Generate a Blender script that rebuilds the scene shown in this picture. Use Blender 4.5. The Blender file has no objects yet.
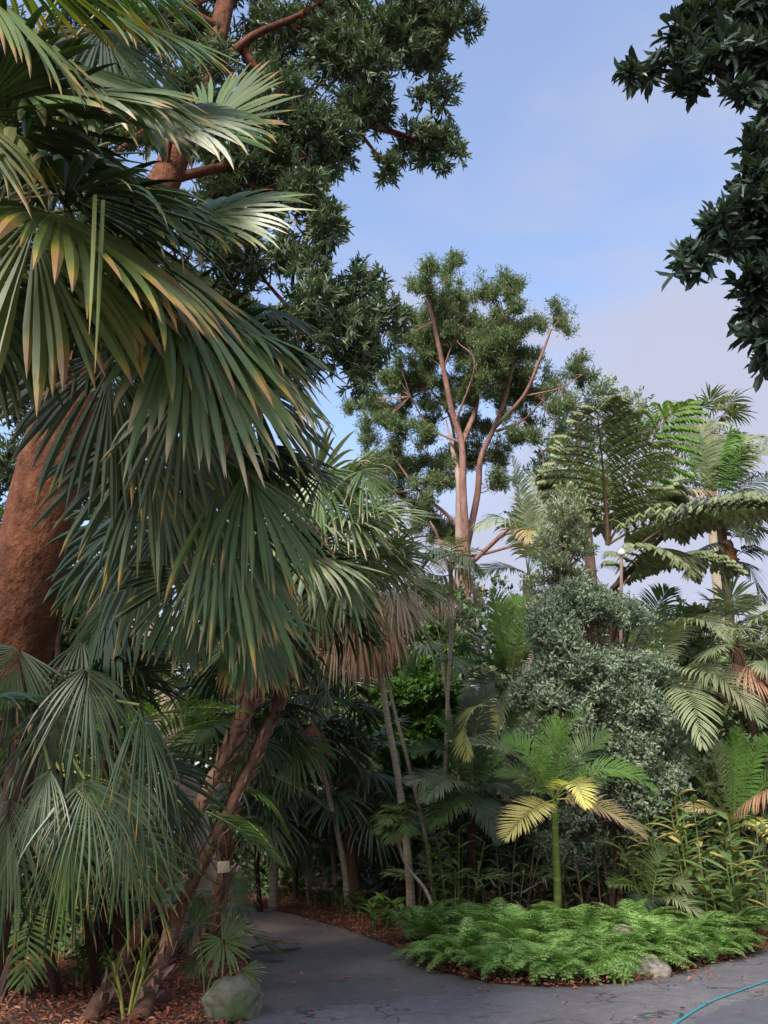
import bpy, math, random
import numpy as np
from mathutils import Vector

R = math.radians
rng = np.random.default_rng(11)
random.seed(5)
sc = bpy.context.scene
col = sc.collection

# ------------------------------------------------------------------ camera
F_PX = 773.0
TH = math.atan2(318.0, F_PX)
CT, ST = math.cos(TH), math.sin(TH)
CAM = np.array([0.0, 0.0, 1.6])
RIGHT = np.array([1.0, 0, 0]); UP = np.array([0, -ST, CT]); FWD = np.array([0, CT, ST])


def P(px, py, d):
    """real position of something seen at (px,py), d metres in front of the camera"""
    return CAM + d * (((px - 384) / F_PX) * RIGHT + ((512 - py) / F_PX) * UP + FWD)


def GR(px, py, z=0.0):
    v = ((px - 384) / F_PX) * RIGHT + ((512 - py) / F_PX) * UP + FWD
    return CAM + v * ((z - CAM[2]) / v[2])


def A(*a):
    return np.array(a, dtype=float)


def nz(a):
    n = np.linalg.norm(a, axis=-1, keepdims=True)
    return a / np.maximum(n, 1e-9)


# ------------------------------------------------------------------ geometry collector (quads)
class Geo:
    def __init__(s):
        s.v = []; s.f = []; s.uv = []; s.m = []; s.n = 0; s.sm = []

    def add(s, v, f, uv, m=0, smooth=False):
        v = np.asarray(v, float).reshape(-1, 3)
        f = np.asarray(f, int).reshape(-1, 4)
        s.v.append(v); s.f.append(f + s.n); s.uv.append(np.asarray(uv, float).reshape(-1, 2))
        s.m.append(np.full(len(f), m)); s.sm.append(np.full(len(f), smooth)); s.n += len(v)

    def mesh(s, name, mats, origin=(0, 0, 0)):
        me = bpy.data.meshes.new(name)
        V = np.concatenate(s.v) - np.asarray(origin, float)
        Fq = np.concatenate(s.f); UV = np.concatenate(s.uv)
        me.vertices.add(len(V)); me.vertices.foreach_set('co', V.astype(np.float32).ravel())
        me.loops.add(len(Fq) * 4); me.loops.foreach_set('vertex_index', Fq.astype(np.int32).ravel())
        me.polygons.add(len(Fq)); me.polygons.foreach_set('loop_start', np.arange(0, len(Fq) * 4, 4, dtype=np.int32))
        me.polygons.foreach_set('material_index', np.concatenate(s.m).astype(np.int32))
        me.polygons.foreach_set('use_smooth', np.concatenate(s.sm).astype(bool))
        ul = me.uv_layers.new(name='UVMap')
        ul.data.foreach_set('uv', UV[Fq.ravel()].astype(np.float32).ravel())
        for m in (mats if isinstance(mats, (list, tuple)) else [mats]):
            me.materials.append(m)
        me.update(calc_edges=True)
        return me

    def obj(s, name, mats, parent=None, origin=(0, 0, 0)):
        o = bpy.data.objects.new(name, s.mesh(name, mats, origin))
        col.objects.link(o)
        if parent is not None:
            o.parent = parent
        else:
            o.location = tuple(origin)
        return o


def tag(o, label=None, cat=None, group=None, kind=None):
    if label: o['label'] = label
    if cat: o['category'] = cat
    if group: o['group'] = group
    if kind: o['kind'] = kind
    return o


def thing(name, loc, label, cat, group=None, kind=None):
    o = bpy.data.objects.new(name, None)
    o.empty_display_size = 0.2
    o.location = tuple(float(x) for x in loc)
    col.objects.link(o)
    return tag(o, label, cat, group, kind)


# ------------------------------------------------------------------ shapes
def strips(g, S, D, N, L, W, droop, K, pw=1.0, fold=0.0, m=0, u=None, grav=(0, 0, -1), v0=0.0, wob=0.0):
    """blades: start S(n,3), dir D, upper normal N, length L(n), widths W(n,K+1), droop(n)"""
    n = len(S)
    L = np.broadcast_to(L, (n,)).astype(float); droop = np.broadcast_to(droop, (n,)).astype(float)
    W = np.broadcast_to(W, (n, K + 1)).astype(float)
    gv = np.asarray(grav, float)
    pos = S.astype(float).copy(); d = nz(D.astype(float)); N = N.astype(float)
    if u is None:
        u = rng.random(n)
    cols = []
    for k in range(K + 1):
        side = nz(np.cross(d, N)); nn = nz(np.cross(side, d))
        w = W[:, k:k + 1] * 0.5
        if fold:
            cols.append(np.stack([pos - side * w, pos + nn * (w * 2 * fold), pos + side * w], 1))
        else:
            cols.append(np.stack([pos - side * w, pos + side * w], 1))
        if k < K:
            s = (k + 1) / K
            if wob:
                d = d + rng.normal(0, wob, d.shape)
            d = nz(d + gv * (droop * s ** pw / K)[:, None])
            pos = pos + d * (L / K)[:, None]
            N = nn
    V = np.stack(cols, 1)                       # n, K+1, c, 3
    c = V.shape[2]
    idx = np.arange(n * (K + 1) * c).reshape(n, K + 1, c)
    q = []
    for j in range(c - 1):
        q.append(np.stack([idx[:, :-1, j], idx[:, :-1, j + 1], idx[:, 1:, j + 1], idx[:, 1:, j]], -1).reshape(-1, 4))
    uv = np.zeros((n, K + 1, c, 2)); uv[..., 0] = u[:, None, None]
    uv[..., 1] = (v0 + (1 - v0) * np.arange(K + 1) / K)[None, :, None]
    g.add(V, np.concatenate(q), uv, m)
    return pos


def leafcloud(g, Pn, D, N, L, W, m=0, simple=False, u=None, fold=0.12):
    n = len(Pn)
    L = np.broadcast_to(L, (n,))[:, None]; W = np.broadcast_to(W, (n,))[:, None]
    D = nz(D); side = nz(np.cross(D, N)); nn = np.cross(side, D)
    if u is None: u = rng.random(n)
    b = Pn; t = Pn + D * L - nn * L * 0.08
    if simple:
        r = Pn + D * L * .5 + side * W * .5; l = Pn + D * L * .5 - side * W * .5
        V = np.stack([b, r, t, l], 1); idx = np.arange(n * 4).reshape(n, 4)
        uv = np.zeros((n, 4, 2)); uv[..., 0] = u[:, None]; uv[:, :, 1] = np.array([0, .5, 1, .5])
        g.add(V, idx, uv, m)
    else:
        up = nn * W * fold
        r1 = Pn + D * L * .3 + side * W * .5 + up; r2 = Pn + D * L * .72 + side * W * .36 + up
        l1 = Pn + D * L * .3 - side * W * .5 + up; l2 = Pn + D * L * .72 - side * W * .36 + up
        V = np.stack([b, r1, r2, t, l2, l1], 1); i = np.arange(n * 6).reshape(n, 6)
        F = np.concatenate([i[:, [0, 1, 2, 3]], i[:, [0, 3, 4, 5]]])
        uv = np.zeros((n, 6, 2)); uv[..., 0] = u[:, None]; uv[:, :, 1] = np.array([0, .3, .72, 1, .72, .3])
        g.add(V, F, uv, m)


def smoothpath(pts, n=20):
    pts = np.asarray(pts, float)
    if len(pts) < 3:
        t = np.linspace(0, 1, n)[:, None]
        return pts[0] * (1 - t) + pts[-1] * t
    seg = np.linalg.norm(np.diff(pts[:, :3], axis=0), axis=1); T = np.concatenate([[0], np.cumsum(seg)])
    q = np.linspace(0, T[-1], n)
    # Catmull-Rom
    P_ = np.vstack([2 * pts[0] - pts[1], pts, 2 * pts[-1] - pts[-2]])
    out = []
    for x in q:
        i = min(max(np.searchsorted(T, x, 'right') - 1, 0), len(pts) - 2)
        t = (x - T[i]) / max(T[i + 1] - T[i], 1e-9)
        p0, p1, p2, p3 = P_[i], P_[i + 1], P_[i + 2], P_[i + 3]
        out.append(.5 * ((2 * p1) + (-p0 + p2) * t + (2 * p0 - 5 * p1 + 4 * p2 - p3) * t * t + (-p0 + 3 * p1 - 3 * p2 + p3) * t ** 3))
    return np.array(out)


def tube(g, pts, rad, sides=10, m=0, n=None, rough=0.0, flare=0.0, smooth=True):
    pts = np.asarray(pts, float)
    n = n or max(2, len(pts) * 5)
    rad = np.atleast_1d(np.asarray(rad, float)); rad = np.interp(np.linspace(0, 1, len(pts)), np.linspace(0, 1, len(rad)), rad) if len(rad) > 1 else np.full(len(pts), rad[0])
    pr = smoothpath(np.hstack([pts, rad[:, None]]), n)
    p = pr[:, :3]; r = pr[:, 3].copy()
    if flare: r *= 1 + flare * np.exp(-np.linspace(0, 1, n) * 12)
    T = nz(np.gradient(p, axis=0))
    ref = A(0.3, 1, 0.1) if abs(T[0][1]) < .9 else A(1, 0, 0)
    X = nz(np.cross(T, ref)); Y = np.cross(T, X)
    a = np.linspace(0, 2 * math.pi, sides + 1)
    rr = r[:, None] * np.ones((n, sides + 1))
    if rough:
        nn = rng.normal(0, rough, (n, sides)); nn = np.hstack([nn, nn[:, :1]])
        rr = rr * (1 + nn)
    V = p[:, None] + X[:, None] * (np.cos(a)[None, :, None] * rr[..., None]) + Y[:, None] * (np.sin(a)[None, :, None] * rr[..., None])
    idx = np.arange(n * (sides + 1)).reshape(n, sides + 1)
    F = np.stack([idx[:-1, :-1], idx[:-1, 1:], idx[1:, 1:], idx[1:, :-1]], -1)
    s = np.concatenate([[0], np.cumsum(np.linalg.norm(np.diff(p, axis=0), axis=1))])
    uv = np.zeros((n, sides + 1, 2)); uv[..., 0] = (a / (2 * math.pi))[None]; uv[..., 1] = s[:, None]
    g.add(V, F, uv, m, smooth)
    return p


def bez(a, b, c, t):
    t = np.asarray(t)[:, None]
    return (1 - t) ** 2 * a + 2 * t * (1 - t) * b + t * t * c


def bezt(a, b, c, t):
    t = np.asarray(t)[:, None]
    return nz(2 * (1 - t) * (b - a) + 2 * t * (c - b))


def fan(g, hub, axis, normal, Rr, spread=150, nseg=40, K=8, split=.5, droop=1.0, pw=2.0, m=0, costa=.25,
        jit=.05, fold=.16, tipw=.0, wf=1.0, cup=.15):
    fold = fold * 1.7
    """costapalmate fan blade, spread is the half... full angle in degrees"""
    axis = nz(np.asarray(axis, float)); normal = nz(normal - np.dot(normal, axis) * axis)
    side = np.cross(axis, normal)
    a = np.linspace(-R(spread), R(spread), nseg) * .5 + rng.normal(0, .3 * R(spread) / nseg, nseg)
    da = R(spread) / nseg
    c = np.cos(a) ; f = np.abs(a) / max(R(spread) * .5, .01)
    L = Rr * (1 - .28 * f ** 2) * (1 + rng.normal(0, jit, nseg))
    D = axis[None] * np.cos(a)[:, None] + side[None] * np.sin(a)[:, None] - normal[None] * (cup * f ** 2)[:, None]
    # segments start along a short costa
    S = hub[None] + axis[None] * (costa * Rr * np.clip(c, 0, 1) ** 3)[:, None] * (1 - f)[:, None] * .8
    Ls = L - costa * Rr * np.clip(c, 0, 1) ** 3 * (1 - f) * .8
    t = np.arange(K + 1) / K
    w = np.where(t < split, t, split * (1 - (np.maximum(t - split, 0) / (1 - split)) ** 2.0)) + .004
    W = Ls[:, None] * w[None] * 2 * math.tan(da / 2) * 1.3 * wf * rng.uniform(.75, 1.15, nseg)[:, None]
    dr = 1.8 * droop * np.exp(rng.normal(0, .6, nseg))
    strips(g, S, D, np.repeat(normal[None], nseg, 0), Ls, W, dr, K, pw=pw, fold=fold, m=m,
           wob=.012)


def feather(g, a, b, c, LL, n=40, K=4, wid=.03, ang=(75, 25), v=.25, droop=.8, m=0, ms=1, rr=.012, t0=.15, pw=1.2, jit=.06, fold=0.0, prof=None, steps=14, plume=0.0, n2=None):
    """pinnate frond along bezier a,b,c ; LL leaflet length"""
    a, b, c = [np.asarray(x, float) for x in (a, b, c)]
    tt = np.linspace(0, 1, steps)
    tube(g, bez(a, b, c, tt), rr * (1.15 - tt), sides=5, m=ms, n=steps)
    for sgn in (-1, 1):
        t = np.linspace(t0, 1, n) + rng.normal(0, .15 / n, n); t = np.clip(t, 0, 1)
        Pn = bez(a, b, c, t); T = bezt(a, b, c, t)
        upv = A(0, 0, 1) if n2 is None else np.asarray(n2, float)
        S_ = nz(np.cross(T, upv) + 1e-6); N = np.cross(S_, T)
        an = np.radians(ang[0] + (ang[1] - ang[0]) * t ** 1.5) + rng.normal(0, jit, n)
        vv = v + (rng.uniform(-plume, plume, n) if plume else 0)
        D = sgn * S_ * np.sin(an)[:, None] + T * np.cos(an)[:, None] + N * np.broadcast_to(vv, (n,))[:, None]
        s = (t - t0) / (1 - t0)
        pr = np.sin(math.pi * np.clip(s * .82 + .16, 0, 1)) ** .6 if prof is None else prof(s)
        L = LL * pr * (1 + rng.normal(0, .05, n))
        k = np.arange(K + 1) / K
        w = wid * np.clip(np.sin(math.pi * (k * .88 + .1)), .06, 1); w[-1] = .002
        strips(g, Pn, D, N * 1.0, L, np.repeat(w[None], n, 0) * (.5 + .5 * pr[:, None]), droop * np.exp(rng.normal(0, .25, n)), K, pw=pw, m=m, fold=fold)


def bipinnate(g, a, b, c, LS, n=14, m=0, ms=1, rr=.03, lw=.1, ll=.22, nl=14, side2=None, hang=.9):
    """fishtail palm leaf: rachis with secondary rachises, each with wedge leaflets hanging"""
    a, b, c = [np.asarray(x, float) for x in (a, b, c)]
    tube(g, bez(a, b, c, np.linspace(0, 1, 14)), rr * (1.1 - np.linspace(0, 1, 14)), sides=5, m=ms, n=14)
    for sgn in (-1, 1):
        for t in np.linspace(.2, .98, n):
            p = bez(a, b, c, [t])[0]; T = bezt(a, b, c, [t])[0]
            up = A(0, 0, 1) if side2 is None else side2
            S_ = nz(np.cross(T, up)); N = np.cross(S_, T)
            an = R(84 - 34 * t)
            d = sgn * S_ * math.sin(an) + T * math.cos(an) + N * .12
            L2 = LS * math.sin(math.pi * (t * .75 + .2)) ** .7 * random.uniform(.75, 1.12)
            e = p + nz(d) * L2 + A(0, 0, -.16 * L2); mid = p + nz(d) * L2 * .5 + A(0, 0, .1 * L2)
            q = np.linspace(0, 1, 6)
            tube(g, bez(p, mid, e, q), rr * .3, sides=3, m=ms, n=6)
            tl = np.linspace(.08, 1, nl)
            for s2 in (-1, 1):
                Pp = bez(p, mid, e, tl); TT = bezt(p, mid, e, tl)
                SS = nz(np.cross(TT, A(0, 0, 1)))
                D = TT * .75 + s2 * SS * .8 + A(0, 0, -hang) + rng.normal(0, .12, Pp.shape)
                K = 2
                w = np.array([.15, .9, .35]) * lw
                strips(g, Pp, D, np.repeat(A(0, 0, 1)[None], nl, 0), ll * rng.uniform(.8, 1.15, nl) * (1 - .35 * tl), np.repeat(w[None], nl, 0), .5, K, m=m)


def rand_dirs(n):
    return nz(rng.normal(0, 1, (n, 3)))


def fieldnoise(p, s, seed=0):
    r = np.random.default_rng(seed + 77)
    out = np.zeros(len(p))
    for i in range(7):
        k = r.normal(0, 1, 3) * s * (1 + i * .35); out += np.sin(p @ k + r.uniform(0, 6)) / (1 + i * .3)
    return out / 3


def blobleaves(g, blobs, nspr, per, L, W, m=0, simple=False, spread=.9, out=.6, up=.25, gap=-.35, gs=2.0, shell=.45, squash=.8, twig=None, droop=0., seed=0, alen=.25, absn=False):
    """blobs: list of (centre, radius). sprigs of leaves in ellipsoidal clumps, thinned by a noise field"""
    tot = sum(b[1] ** 2 for b in blobs)
    allp = []
    for cen, r in blobs:
        k = max(4, int(nspr * r * r / tot))
        d = rand_dirs(k); rad = r * rng.random(k) ** shell * (1 + rng.normal(0, .08, k))
        off = d * rad[:, None]; off[:, 2] *= squash
        p = cen + off
        keep = fieldnoise(p, gs if absn else gs / r, seed) > gap
        p = p[keep]; d = d[keep]; off = off[keep]
        k = len(p)
        if not k: continue
        sd = nz(d * out + rand_dirs(k) * .55 + A(0, 0, up))
        allp.append((p, sd, cen))
        pp = np.repeat(p, per, 0); ss = np.repeat(sd, per, 0)
        rd = rand_dirs(len(pp)); perp = nz(rd - (rd * ss).sum(1, keepdims=True) * ss)
        sp = spread * rng.uniform(.5, 1.2, len(pp))[:, None]
        D = nz(ss + perp * sp + A(0, 0, -droop))
        along = rng.uniform(-alen, alen, len(pp))[:, None] * L * 2
        N = nz(ss * 1.0 + A(0, 0, .6) + rand_dirs(len(pp)) * .35)
        sz = rng.uniform(.7, 1.2, len(pp))
        leafcloud(g, pp + ss * along, D, N, L * sz, W * sz, m=m, simple=simple, u=np.clip(np.repeat(rng.random(k), per) * .6 + rng.random(len(pp)) * .4, 0, 1))
    return allp


def subblobs(bl, k=3, f=.62, o=.55):
    out = []
    for c, r in bl:
        for d in rand_dirs(k):
            out.append((c + d * r * o * random.uniform(.6, 1.2) * A(1, 1, .8), r * f * random.uniform(.7, 1.15)))
    return out


def twigs(g, frm, blobs, r0, m=0, per=6, sub=True):
    """limb from a point to each clump with a few twigs inside"""
    for cen, r in blobs:
        src = frm[int(np.argmin([np.linalg.norm(f - cen) for f in frm]))]
        mid = (src + cen) / 2 + rand_dirs(1)[0] * r * .25 - A(0, 0, r * .1)
        tube(g, [src, mid, cen], [r0, r0 * .7, r0 * .4], sides=5, m=m, n=8)
        if sub:
            for d in rand_dirs(per):
                d[2] = abs(d[2]) * .7 + .05
                e = cen + d * r * .8 * A(1, 1, .8)
                s = cen * .6 + src * .4 if random.random() < .4 else cen
                tube(g, [s, (s + e) / 2 + rand_dirs(1)[0] * r * .1, e], [r0 * .4, r0 * .28, r0 * .12], sides=4, m=m, n=5)


# ------------------------------------------------------------------ materials
def nt(name):
    m = bpy.data.materials.new(name); m.use_nodes = True
    t = m.node_tree; t.nodes.clear()
    return m, t, t.nodes, t.links


def math_(t, op, a, b=None, clamp=False):
    n = t.nodes.new('ShaderNodeMath'); n.operation = op; n.use_clamp = clamp
    for i, x in enumerate((a, b)):
        if x is None: continue
        if isinstance(x, (int, float)): n.inputs[i].default_value = x
        else: t.links.new(x, n.inputs[i])
    return n.outputs[0]


def ramp(t, fac, stops, interp='LINEAR'):
    n = t.nodes.new('ShaderNodeValToRGB'); n.color_ramp.interpolation = interp
    e = n.color_ramp.elements
    while len(e) < len(stops): e.new(.5)
    for el, (p, c) in zip(e, stops):
        el.position = p; el.color = tuple(c[:3]) + (1,)
    t.links.new(fac, n.inputs[0])
    return n.outputs[0]


def mixc(t, fac, a, b, mode='MIX'):
    n = t.nodes.new('ShaderNodeMix'); n.data_type = 'RGBA'; n.blend_type = mode
    for sock, x in ((n.inputs[0], fac), (n.inputs[6], a), (n.inputs[7], b)):
        if isinstance(x, (int, float)): sock.default_value = x
        elif isinstance(x, tuple): sock.default_value = tuple(x[:3]) + (1,)
        else: t.links.new(x, sock)
    return n.outputs[2]


def noise(t, scale, detail=3, vec=None, rough=.5, dist=0.):
    n = t.nodes.new('ShaderNodeTexNoise'); n.inputs['Scale'].default_value = scale
    n.inputs['Detail'].default_value = detail; n.inputs['Roughness'].default_value = rough
    n.inputs['Distortion'].default_value = dist
    if vec is not None: t.links.new(vec, n.inputs['Vector'])
    return n.outputs[0]


def leafmat(name, cols, tip=None, tip0=.85, rough=.45, trans=.18, spec=.4, tcol=None, dry=0.0, drycol=(.25, .17, .08), basec=None):
    m, t, N, L = nt(name)
    out = N.new('ShaderNodeOutputMaterial'); pb = N.new('ShaderNodeBsdfPrincipled')
    uv = N.new('ShaderNodeUVMap'); sx = N.new('ShaderNodeSeparateXYZ'); L.new(uv.outputs[0], sx.inputs[0])
    k = len(cols) - 1
    c = ramp(t, sx.outputs[0], [(i / max(k, 1), cc) for i, cc in enumerate(cols)])
    oi = N.new('ShaderNodeObjectInfo'); tc = N.new('ShaderNodeTexCoord')
    hv = N.new('ShaderNodeHueSaturation')
    mr = N.new('ShaderNodeMapRange'); L.new(oi.outputs['Random'], mr.inputs[0]); mr.inputs[3].default_value = .78; mr.inputs[4].default_value = 1.22
    L.new(mr.outputs[0], hv.inputs['Value']); L.new(c, hv.inputs['Color']); c = hv.outputs[0]
    nb = noise(t, 3.0, 3, tc.outputs['Object'])
    c = mixc(t, math_(t, 'MULTIPLY', math_(t, 'SUBTRACT', nb, .45, True), 1.6, True), c, tuple(min(1, x * 1.7) for x in cols[-1]))
    if dry:
        f = math_(t, 'MULTIPLY', math_(t, 'GREATER_THAN', math_(t, 'ADD', math_(t, 'FRACT', math_(t, 'MULTIPLY', sx.outputs[0], 17.31)), math_(t, 'MULTIPLY', nb, .1)), 1.05 - dry), .85)
        c = mixc(t, f, c, drycol)
    if tip:
        f = N.new('ShaderNodeMapRange'); f.interpolation_type = 'SMOOTHSTEP'
        x = math_(t, 'ADD', sx.outputs[1], math_(t, 'MULTIPLY', math_(t, 'SUBTRACT', math_(t, 'FRACT', math_(t, 'MULTIPLY', sx.outputs[0], 7.77)), .5), .22))
        L.new(x, f.inputs[0]); f.inputs[1].default_value = tip0 - .06; f.inputs[2].default_value = tip0 + .1
        if isinstance(tip[0], tuple):
            f2 = N.new('ShaderNodeMapRange'); f2.interpolation_type = 'SMOOTHSTEP'; L.new(x, f2.inputs[0])
            f2.inputs[1].default_value = tip0 + .02; f2.inputs[2].default_value = tip0 + .12
            c = mixc(t, f.outputs[0], c, tip[0]); c = mixc(t, f2.outputs[0], c, tip[1])
        else:
            c = mixc(t, f.outputs[0], c, tip)
    L.new(c, pb.inputs['Base Color']); pb.inputs['Roughness'].default_value = rough
    pb.inputs['Specular IOR Level'].default_value = spec
    if trans:
        tr = N.new('ShaderNodeBsdfTranslucent'); mx = N.new('ShaderNodeMixShader')
        tc2 = mixc(t, 1.0, c, (1.3, 1.45, .55), 'MULTIPLY')
        L.new(tc2, tr.inputs[0]); mx.inputs[0].default_value = trans
        L.new(pb.outputs[0], mx.inputs[1]); L.new(tr.outputs[0], mx.inputs[2]); L.new(mx.outputs[0], out.inputs[0])
    else:
        L.new(pb.outputs[0], out.inputs[0])
    return m


def barkmat(name, cols, scale=6, stretch=.25, bump=.5, rough=.85, ring=0, ringc=None, moss=None, dist=.03):
    m, t, N, L = nt(name)
    out = N.new('ShaderNodeOutputMaterial'); pb = N.new('ShaderNodeBsdfPrincipled'); L.new(pb.outputs[0], out.inputs[0])
    tc = N.new('ShaderNodeTexCoord'); mp = N.new('ShaderNodeMapping'); mp.inputs['Scale'].default_value = (1, 1, stretch)
    L.new(tc.outputs['Object'], mp.inputs[0])
    n1 = noise(t, scale, 6, mp.outputs[0], .65); n2 = noise(t, scale * .3, 3, tc.outputs['Object'])
    k = len(cols) - 1
    c = ramp(t, n1, [(.28 + .44 * i / max(k, 1), cc) for i, cc in enumerate(cols)])
    h = n1
    if ring:
        uv = N.new('ShaderNodeUVMap'); sx = N.new('ShaderNodeSeparateXYZ'); L.new(uv.outputs[0], sx.inputs[0])
        fr = math_(t, 'FRACT', math_(t, 'ADD', math_(t, 'MULTIPLY', sx.outputs[1], ring), math_(t, 'MULTIPLY', n2, .6)))
        f = math_(t, 'LESS_THAN', fr, .14)
        c = mixc(t, math_(t, 'MULTIPLY', f, .6), c, ringc or tuple(x * .5 for x in cols[0]))
        h = math_(t, 'ADD', math_(t, 'MULTIPLY', n1, .5), math_(t, 'MULTIPLY', f, -.6))
    c = mixc(t, math_(t, 'MULTIPLY', n2, .5), c, tuple(x * .55 for x in cols[0]), 'MIX')
    if moss:
        f = N.new('ShaderNodeMapRange'); L.new(noise(t, 2.3, 4, tc.outputs['Object']), f.inputs[0]); f.inputs[1].default_value = .48; f.inputs[2].default_value = .62
        c = mixc(t, math_(t, 'MULTIPLY', f.outputs[0], .75), c, moss)
    L.new(c, pb.inputs['Base Color']); pb.inputs['Roughness'].default_value = rough; pb.inputs['Specular IOR Level'].default_value = .25
    b = N.new('ShaderNodeBump'); b.inputs['Strength'].default_value = bump; b.inputs['Distance'].default_value = dist
    L.new(h, b.inputs['Height']); L.new(b.outputs[0], pb.inputs['Normal'])
    return m


M = {}
TIPY = ((.34, .24, .03), (.26, .15, .055))
M['fan_near'] = leafmat('fan_near', [(.03, .07, .014), (.055, .115, .02), (.11, .17, .035), (.045, .085, .025)], tip=TIPY, tip0=.88, rough=.4, trans=.2, spec=.55)
M['fan_yellow'] = leafmat('fan_yellow', [(.07, .12, .02), (.12, .165, .03), (.2, .22, .05), (.1, .15, .035)], tip=((.36, .26, .03), (.27, .16, .06)), tip0=.8, rough=.42, trans=.22, spec=.5)
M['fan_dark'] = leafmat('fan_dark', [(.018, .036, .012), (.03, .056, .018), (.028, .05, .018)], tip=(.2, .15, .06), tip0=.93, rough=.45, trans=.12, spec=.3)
M['fan_silver'] = leafmat('fan_silver', [(.065, .12, .035), (.11, .175, .06), (.09, .14, .045)], tip=(.4, .33, .19), tip0=.84, rough=.42, trans=.15, spec=.55)
M['fan_blue'] = leafmat('fan_blue', [(.03, .058, .026), (.05, .085, .038), (.085, .12, .06)], tip=TIPY, tip0=.92, rough=.35, trans=.12, spec=.5)
M['fan_grey'] = leafmat('fan_grey', [(.1, .15, .06), (.17, .22, .11), (.25, .29, .18)], tip=(.33, .27, .14), tip0=.92, rough=.5, trans=.18, spec=.3)
M['dead'] = leafmat('dead', [(.3, .16, .1), (.42, .25, .17), (.24, .11, .065)], rough=.8, trans=.1, spec=.15)
M['dead_pale'] = leafmat('dead_pale', [(.34, .26, .18), (.46, .38, .28), (.3, .21, .13)], rough=.8, trans=.15, spec=.15)
M['fea_green'] = leafmat('fea_green', [(.045, .08, .022), (.065, .115, .03), (.09, .145, .045)], tip=(.2, .18, .07), tip0=.95, rough=.45, trans=.22, spec=.3)
M['fea_bright'] = leafmat('fea_bright', [(.08, .17, .03), (.12, .23, .045), (.1, .19, .05)], tip=(.25, .25, .06), tip0=.95, rough=.45, trans=.3, spec=.3)
M['fea_yellow'] = leafmat('fea_yellow', [(.5, .44, .13), (.62, .56, .22), (.4, .41, .11)], tip=(.38, .26, .13), tip0=.8, rough=.5, trans=.3, spec=.3)
M['fea_tan'] = leafmat('fea_tan', [(.34, .29, .1), (.4, .32, .17), (.3, .27, .1)], tip=(.36, .26, .18), tip0=.55, rough=.6, trans=.2, spec=.2)
M['fea_grey'] = leafmat('fea_grey', [(.13, .165, .075), (.18, .22, .11), (.21, .24, .14)], tip=(.3, .27, .16), tip0=.93, rough=.45, trans=.2, spec=.35)
M['fea_dark'] = leafmat('fea_dark', [(.03, .048, .025), (.045, .068, .035), (.04, .06, .04)], rough=.45, trans=.12, spec=.3)
M['fish'] = leafmat('fish', [(.14, .2, .09), (.2, .26, .13), (.25, .3, .17)], tip=(.22, .19, .1), tip0=.8, rough=.45, trans=.25, spec=.3)
M['fish_bright'] = leafmat('fish_bright', [(.08, .17, .03), (.11, .21, .04), (.13, .22, .05)], rough=.45, trans=.3, spec=.3)
M['stalk'] = leafmat('stalk', [(.08, .11, .03), (.13, .15, .04)], rough=.5, trans=0)
M['stalk_y'] = leafmat('stalk_y', [(.25, .24, .06), (.2, .22, .05)], rough=.5, trans=0)
M['stalk_d'] = leafmat('stalk_d', [(.1, .07, .04), (.14, .09, .05)], rough=.6, trans=0)
M['podo'] = leafmat('podo', [(.035, .06, .032), (.065, .1, .05), (.12, .165, .09), (.08, .12, .065)], rough=.42, trans=.14, spec=.4)
M['overhang'] = leafmat('overhang', [(.018, .035, .024), (.028, .05, .032), (.05, .08, .05)], rough=.4, trans=.12, spec=.4)
M['gum'] = leafmat('gum', [(.1, .15, .07), (.15, .205, .1), (.2, .255, .14)], rough=.5, trans=.25, spec=.25)
M['greygreen'] = leafmat('greygreen', [(.15, .21, .135), (.22, .29, .2), (.32, .39, .28)], rough=.5, trans=.15, spec=.3)
M['palegreen'] = leafmat('palegreen', [(.2, .26, .15), (.27, .33, .2), (.33, .37, .26)], rough=.5, trans=.15, dry=.06, spec=.3)
M['bushgreen'] = leafmat('bushgreen', [(.055, .13, .02), (.08, .17, .03), (.12, .22, .045)], rough=.45, trans=.22, spec=.3)
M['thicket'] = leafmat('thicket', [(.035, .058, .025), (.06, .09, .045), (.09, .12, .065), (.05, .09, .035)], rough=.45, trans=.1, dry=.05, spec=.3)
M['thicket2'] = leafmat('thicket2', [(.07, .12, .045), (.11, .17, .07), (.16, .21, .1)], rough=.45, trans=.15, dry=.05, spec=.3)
M['fern'] = leafmat('fern', [(.1, .23, .05), (.16, .32, .075), (.21, .38, .1), (.28, .43, .14)], rough=.5, trans=.3, spec=.25, dry=.03, drycol=(.35, .25, .1))
M['broad'] = leafmat('broad', [(.06, .12, .035), (.1, .17, .05), (.14, .2, .07)], tip=(.3, .26, .08), tip0=.95, rough=.4, trans=.2, dry=.03, drycol=(.4, .34, .08))
M['ginger'] = leafmat('ginger', [(.06, .12, .035), (.1, .16, .05), (.13, .17, .06)], tip=(.42, .33, .12), tip0=.88, rough=.4, trans=.2, dry=.2, drycol=(.48, .38, .13))
M['litter'] = leafmat('litter', [(.13, .035, .018), (.27, .08, .045), (.33, .125, .075), (.15, .05, .035), (.38, .19, .12)], rough=.8, trans=.0, spec=.15)
M['bark_red'] = barkmat('bark_red', [(.03, .012, .008), (.13, .046, .02), (.2, .075, .035), (.25, .105, .055)], scale=6, stretch=.6, bump=1.0, dist=.08)
_t = M['bark_red'].node_tree; _pb = [n for n in _t.nodes if n.type == 'BSDF_PRINCIPLED'][0]
_tc = [n for n in _t.nodes if n.type == 'TEX_COORD'][0]
_src = _pb.inputs['Base Color'].links[0].from_socket
_pit = math_(_t, 'MULTIPLY', math_(_t, 'SUBTRACT', noise(_t, 26, 4, _tc.outputs['Object'], .7), .54, True), 9, True)
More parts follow.
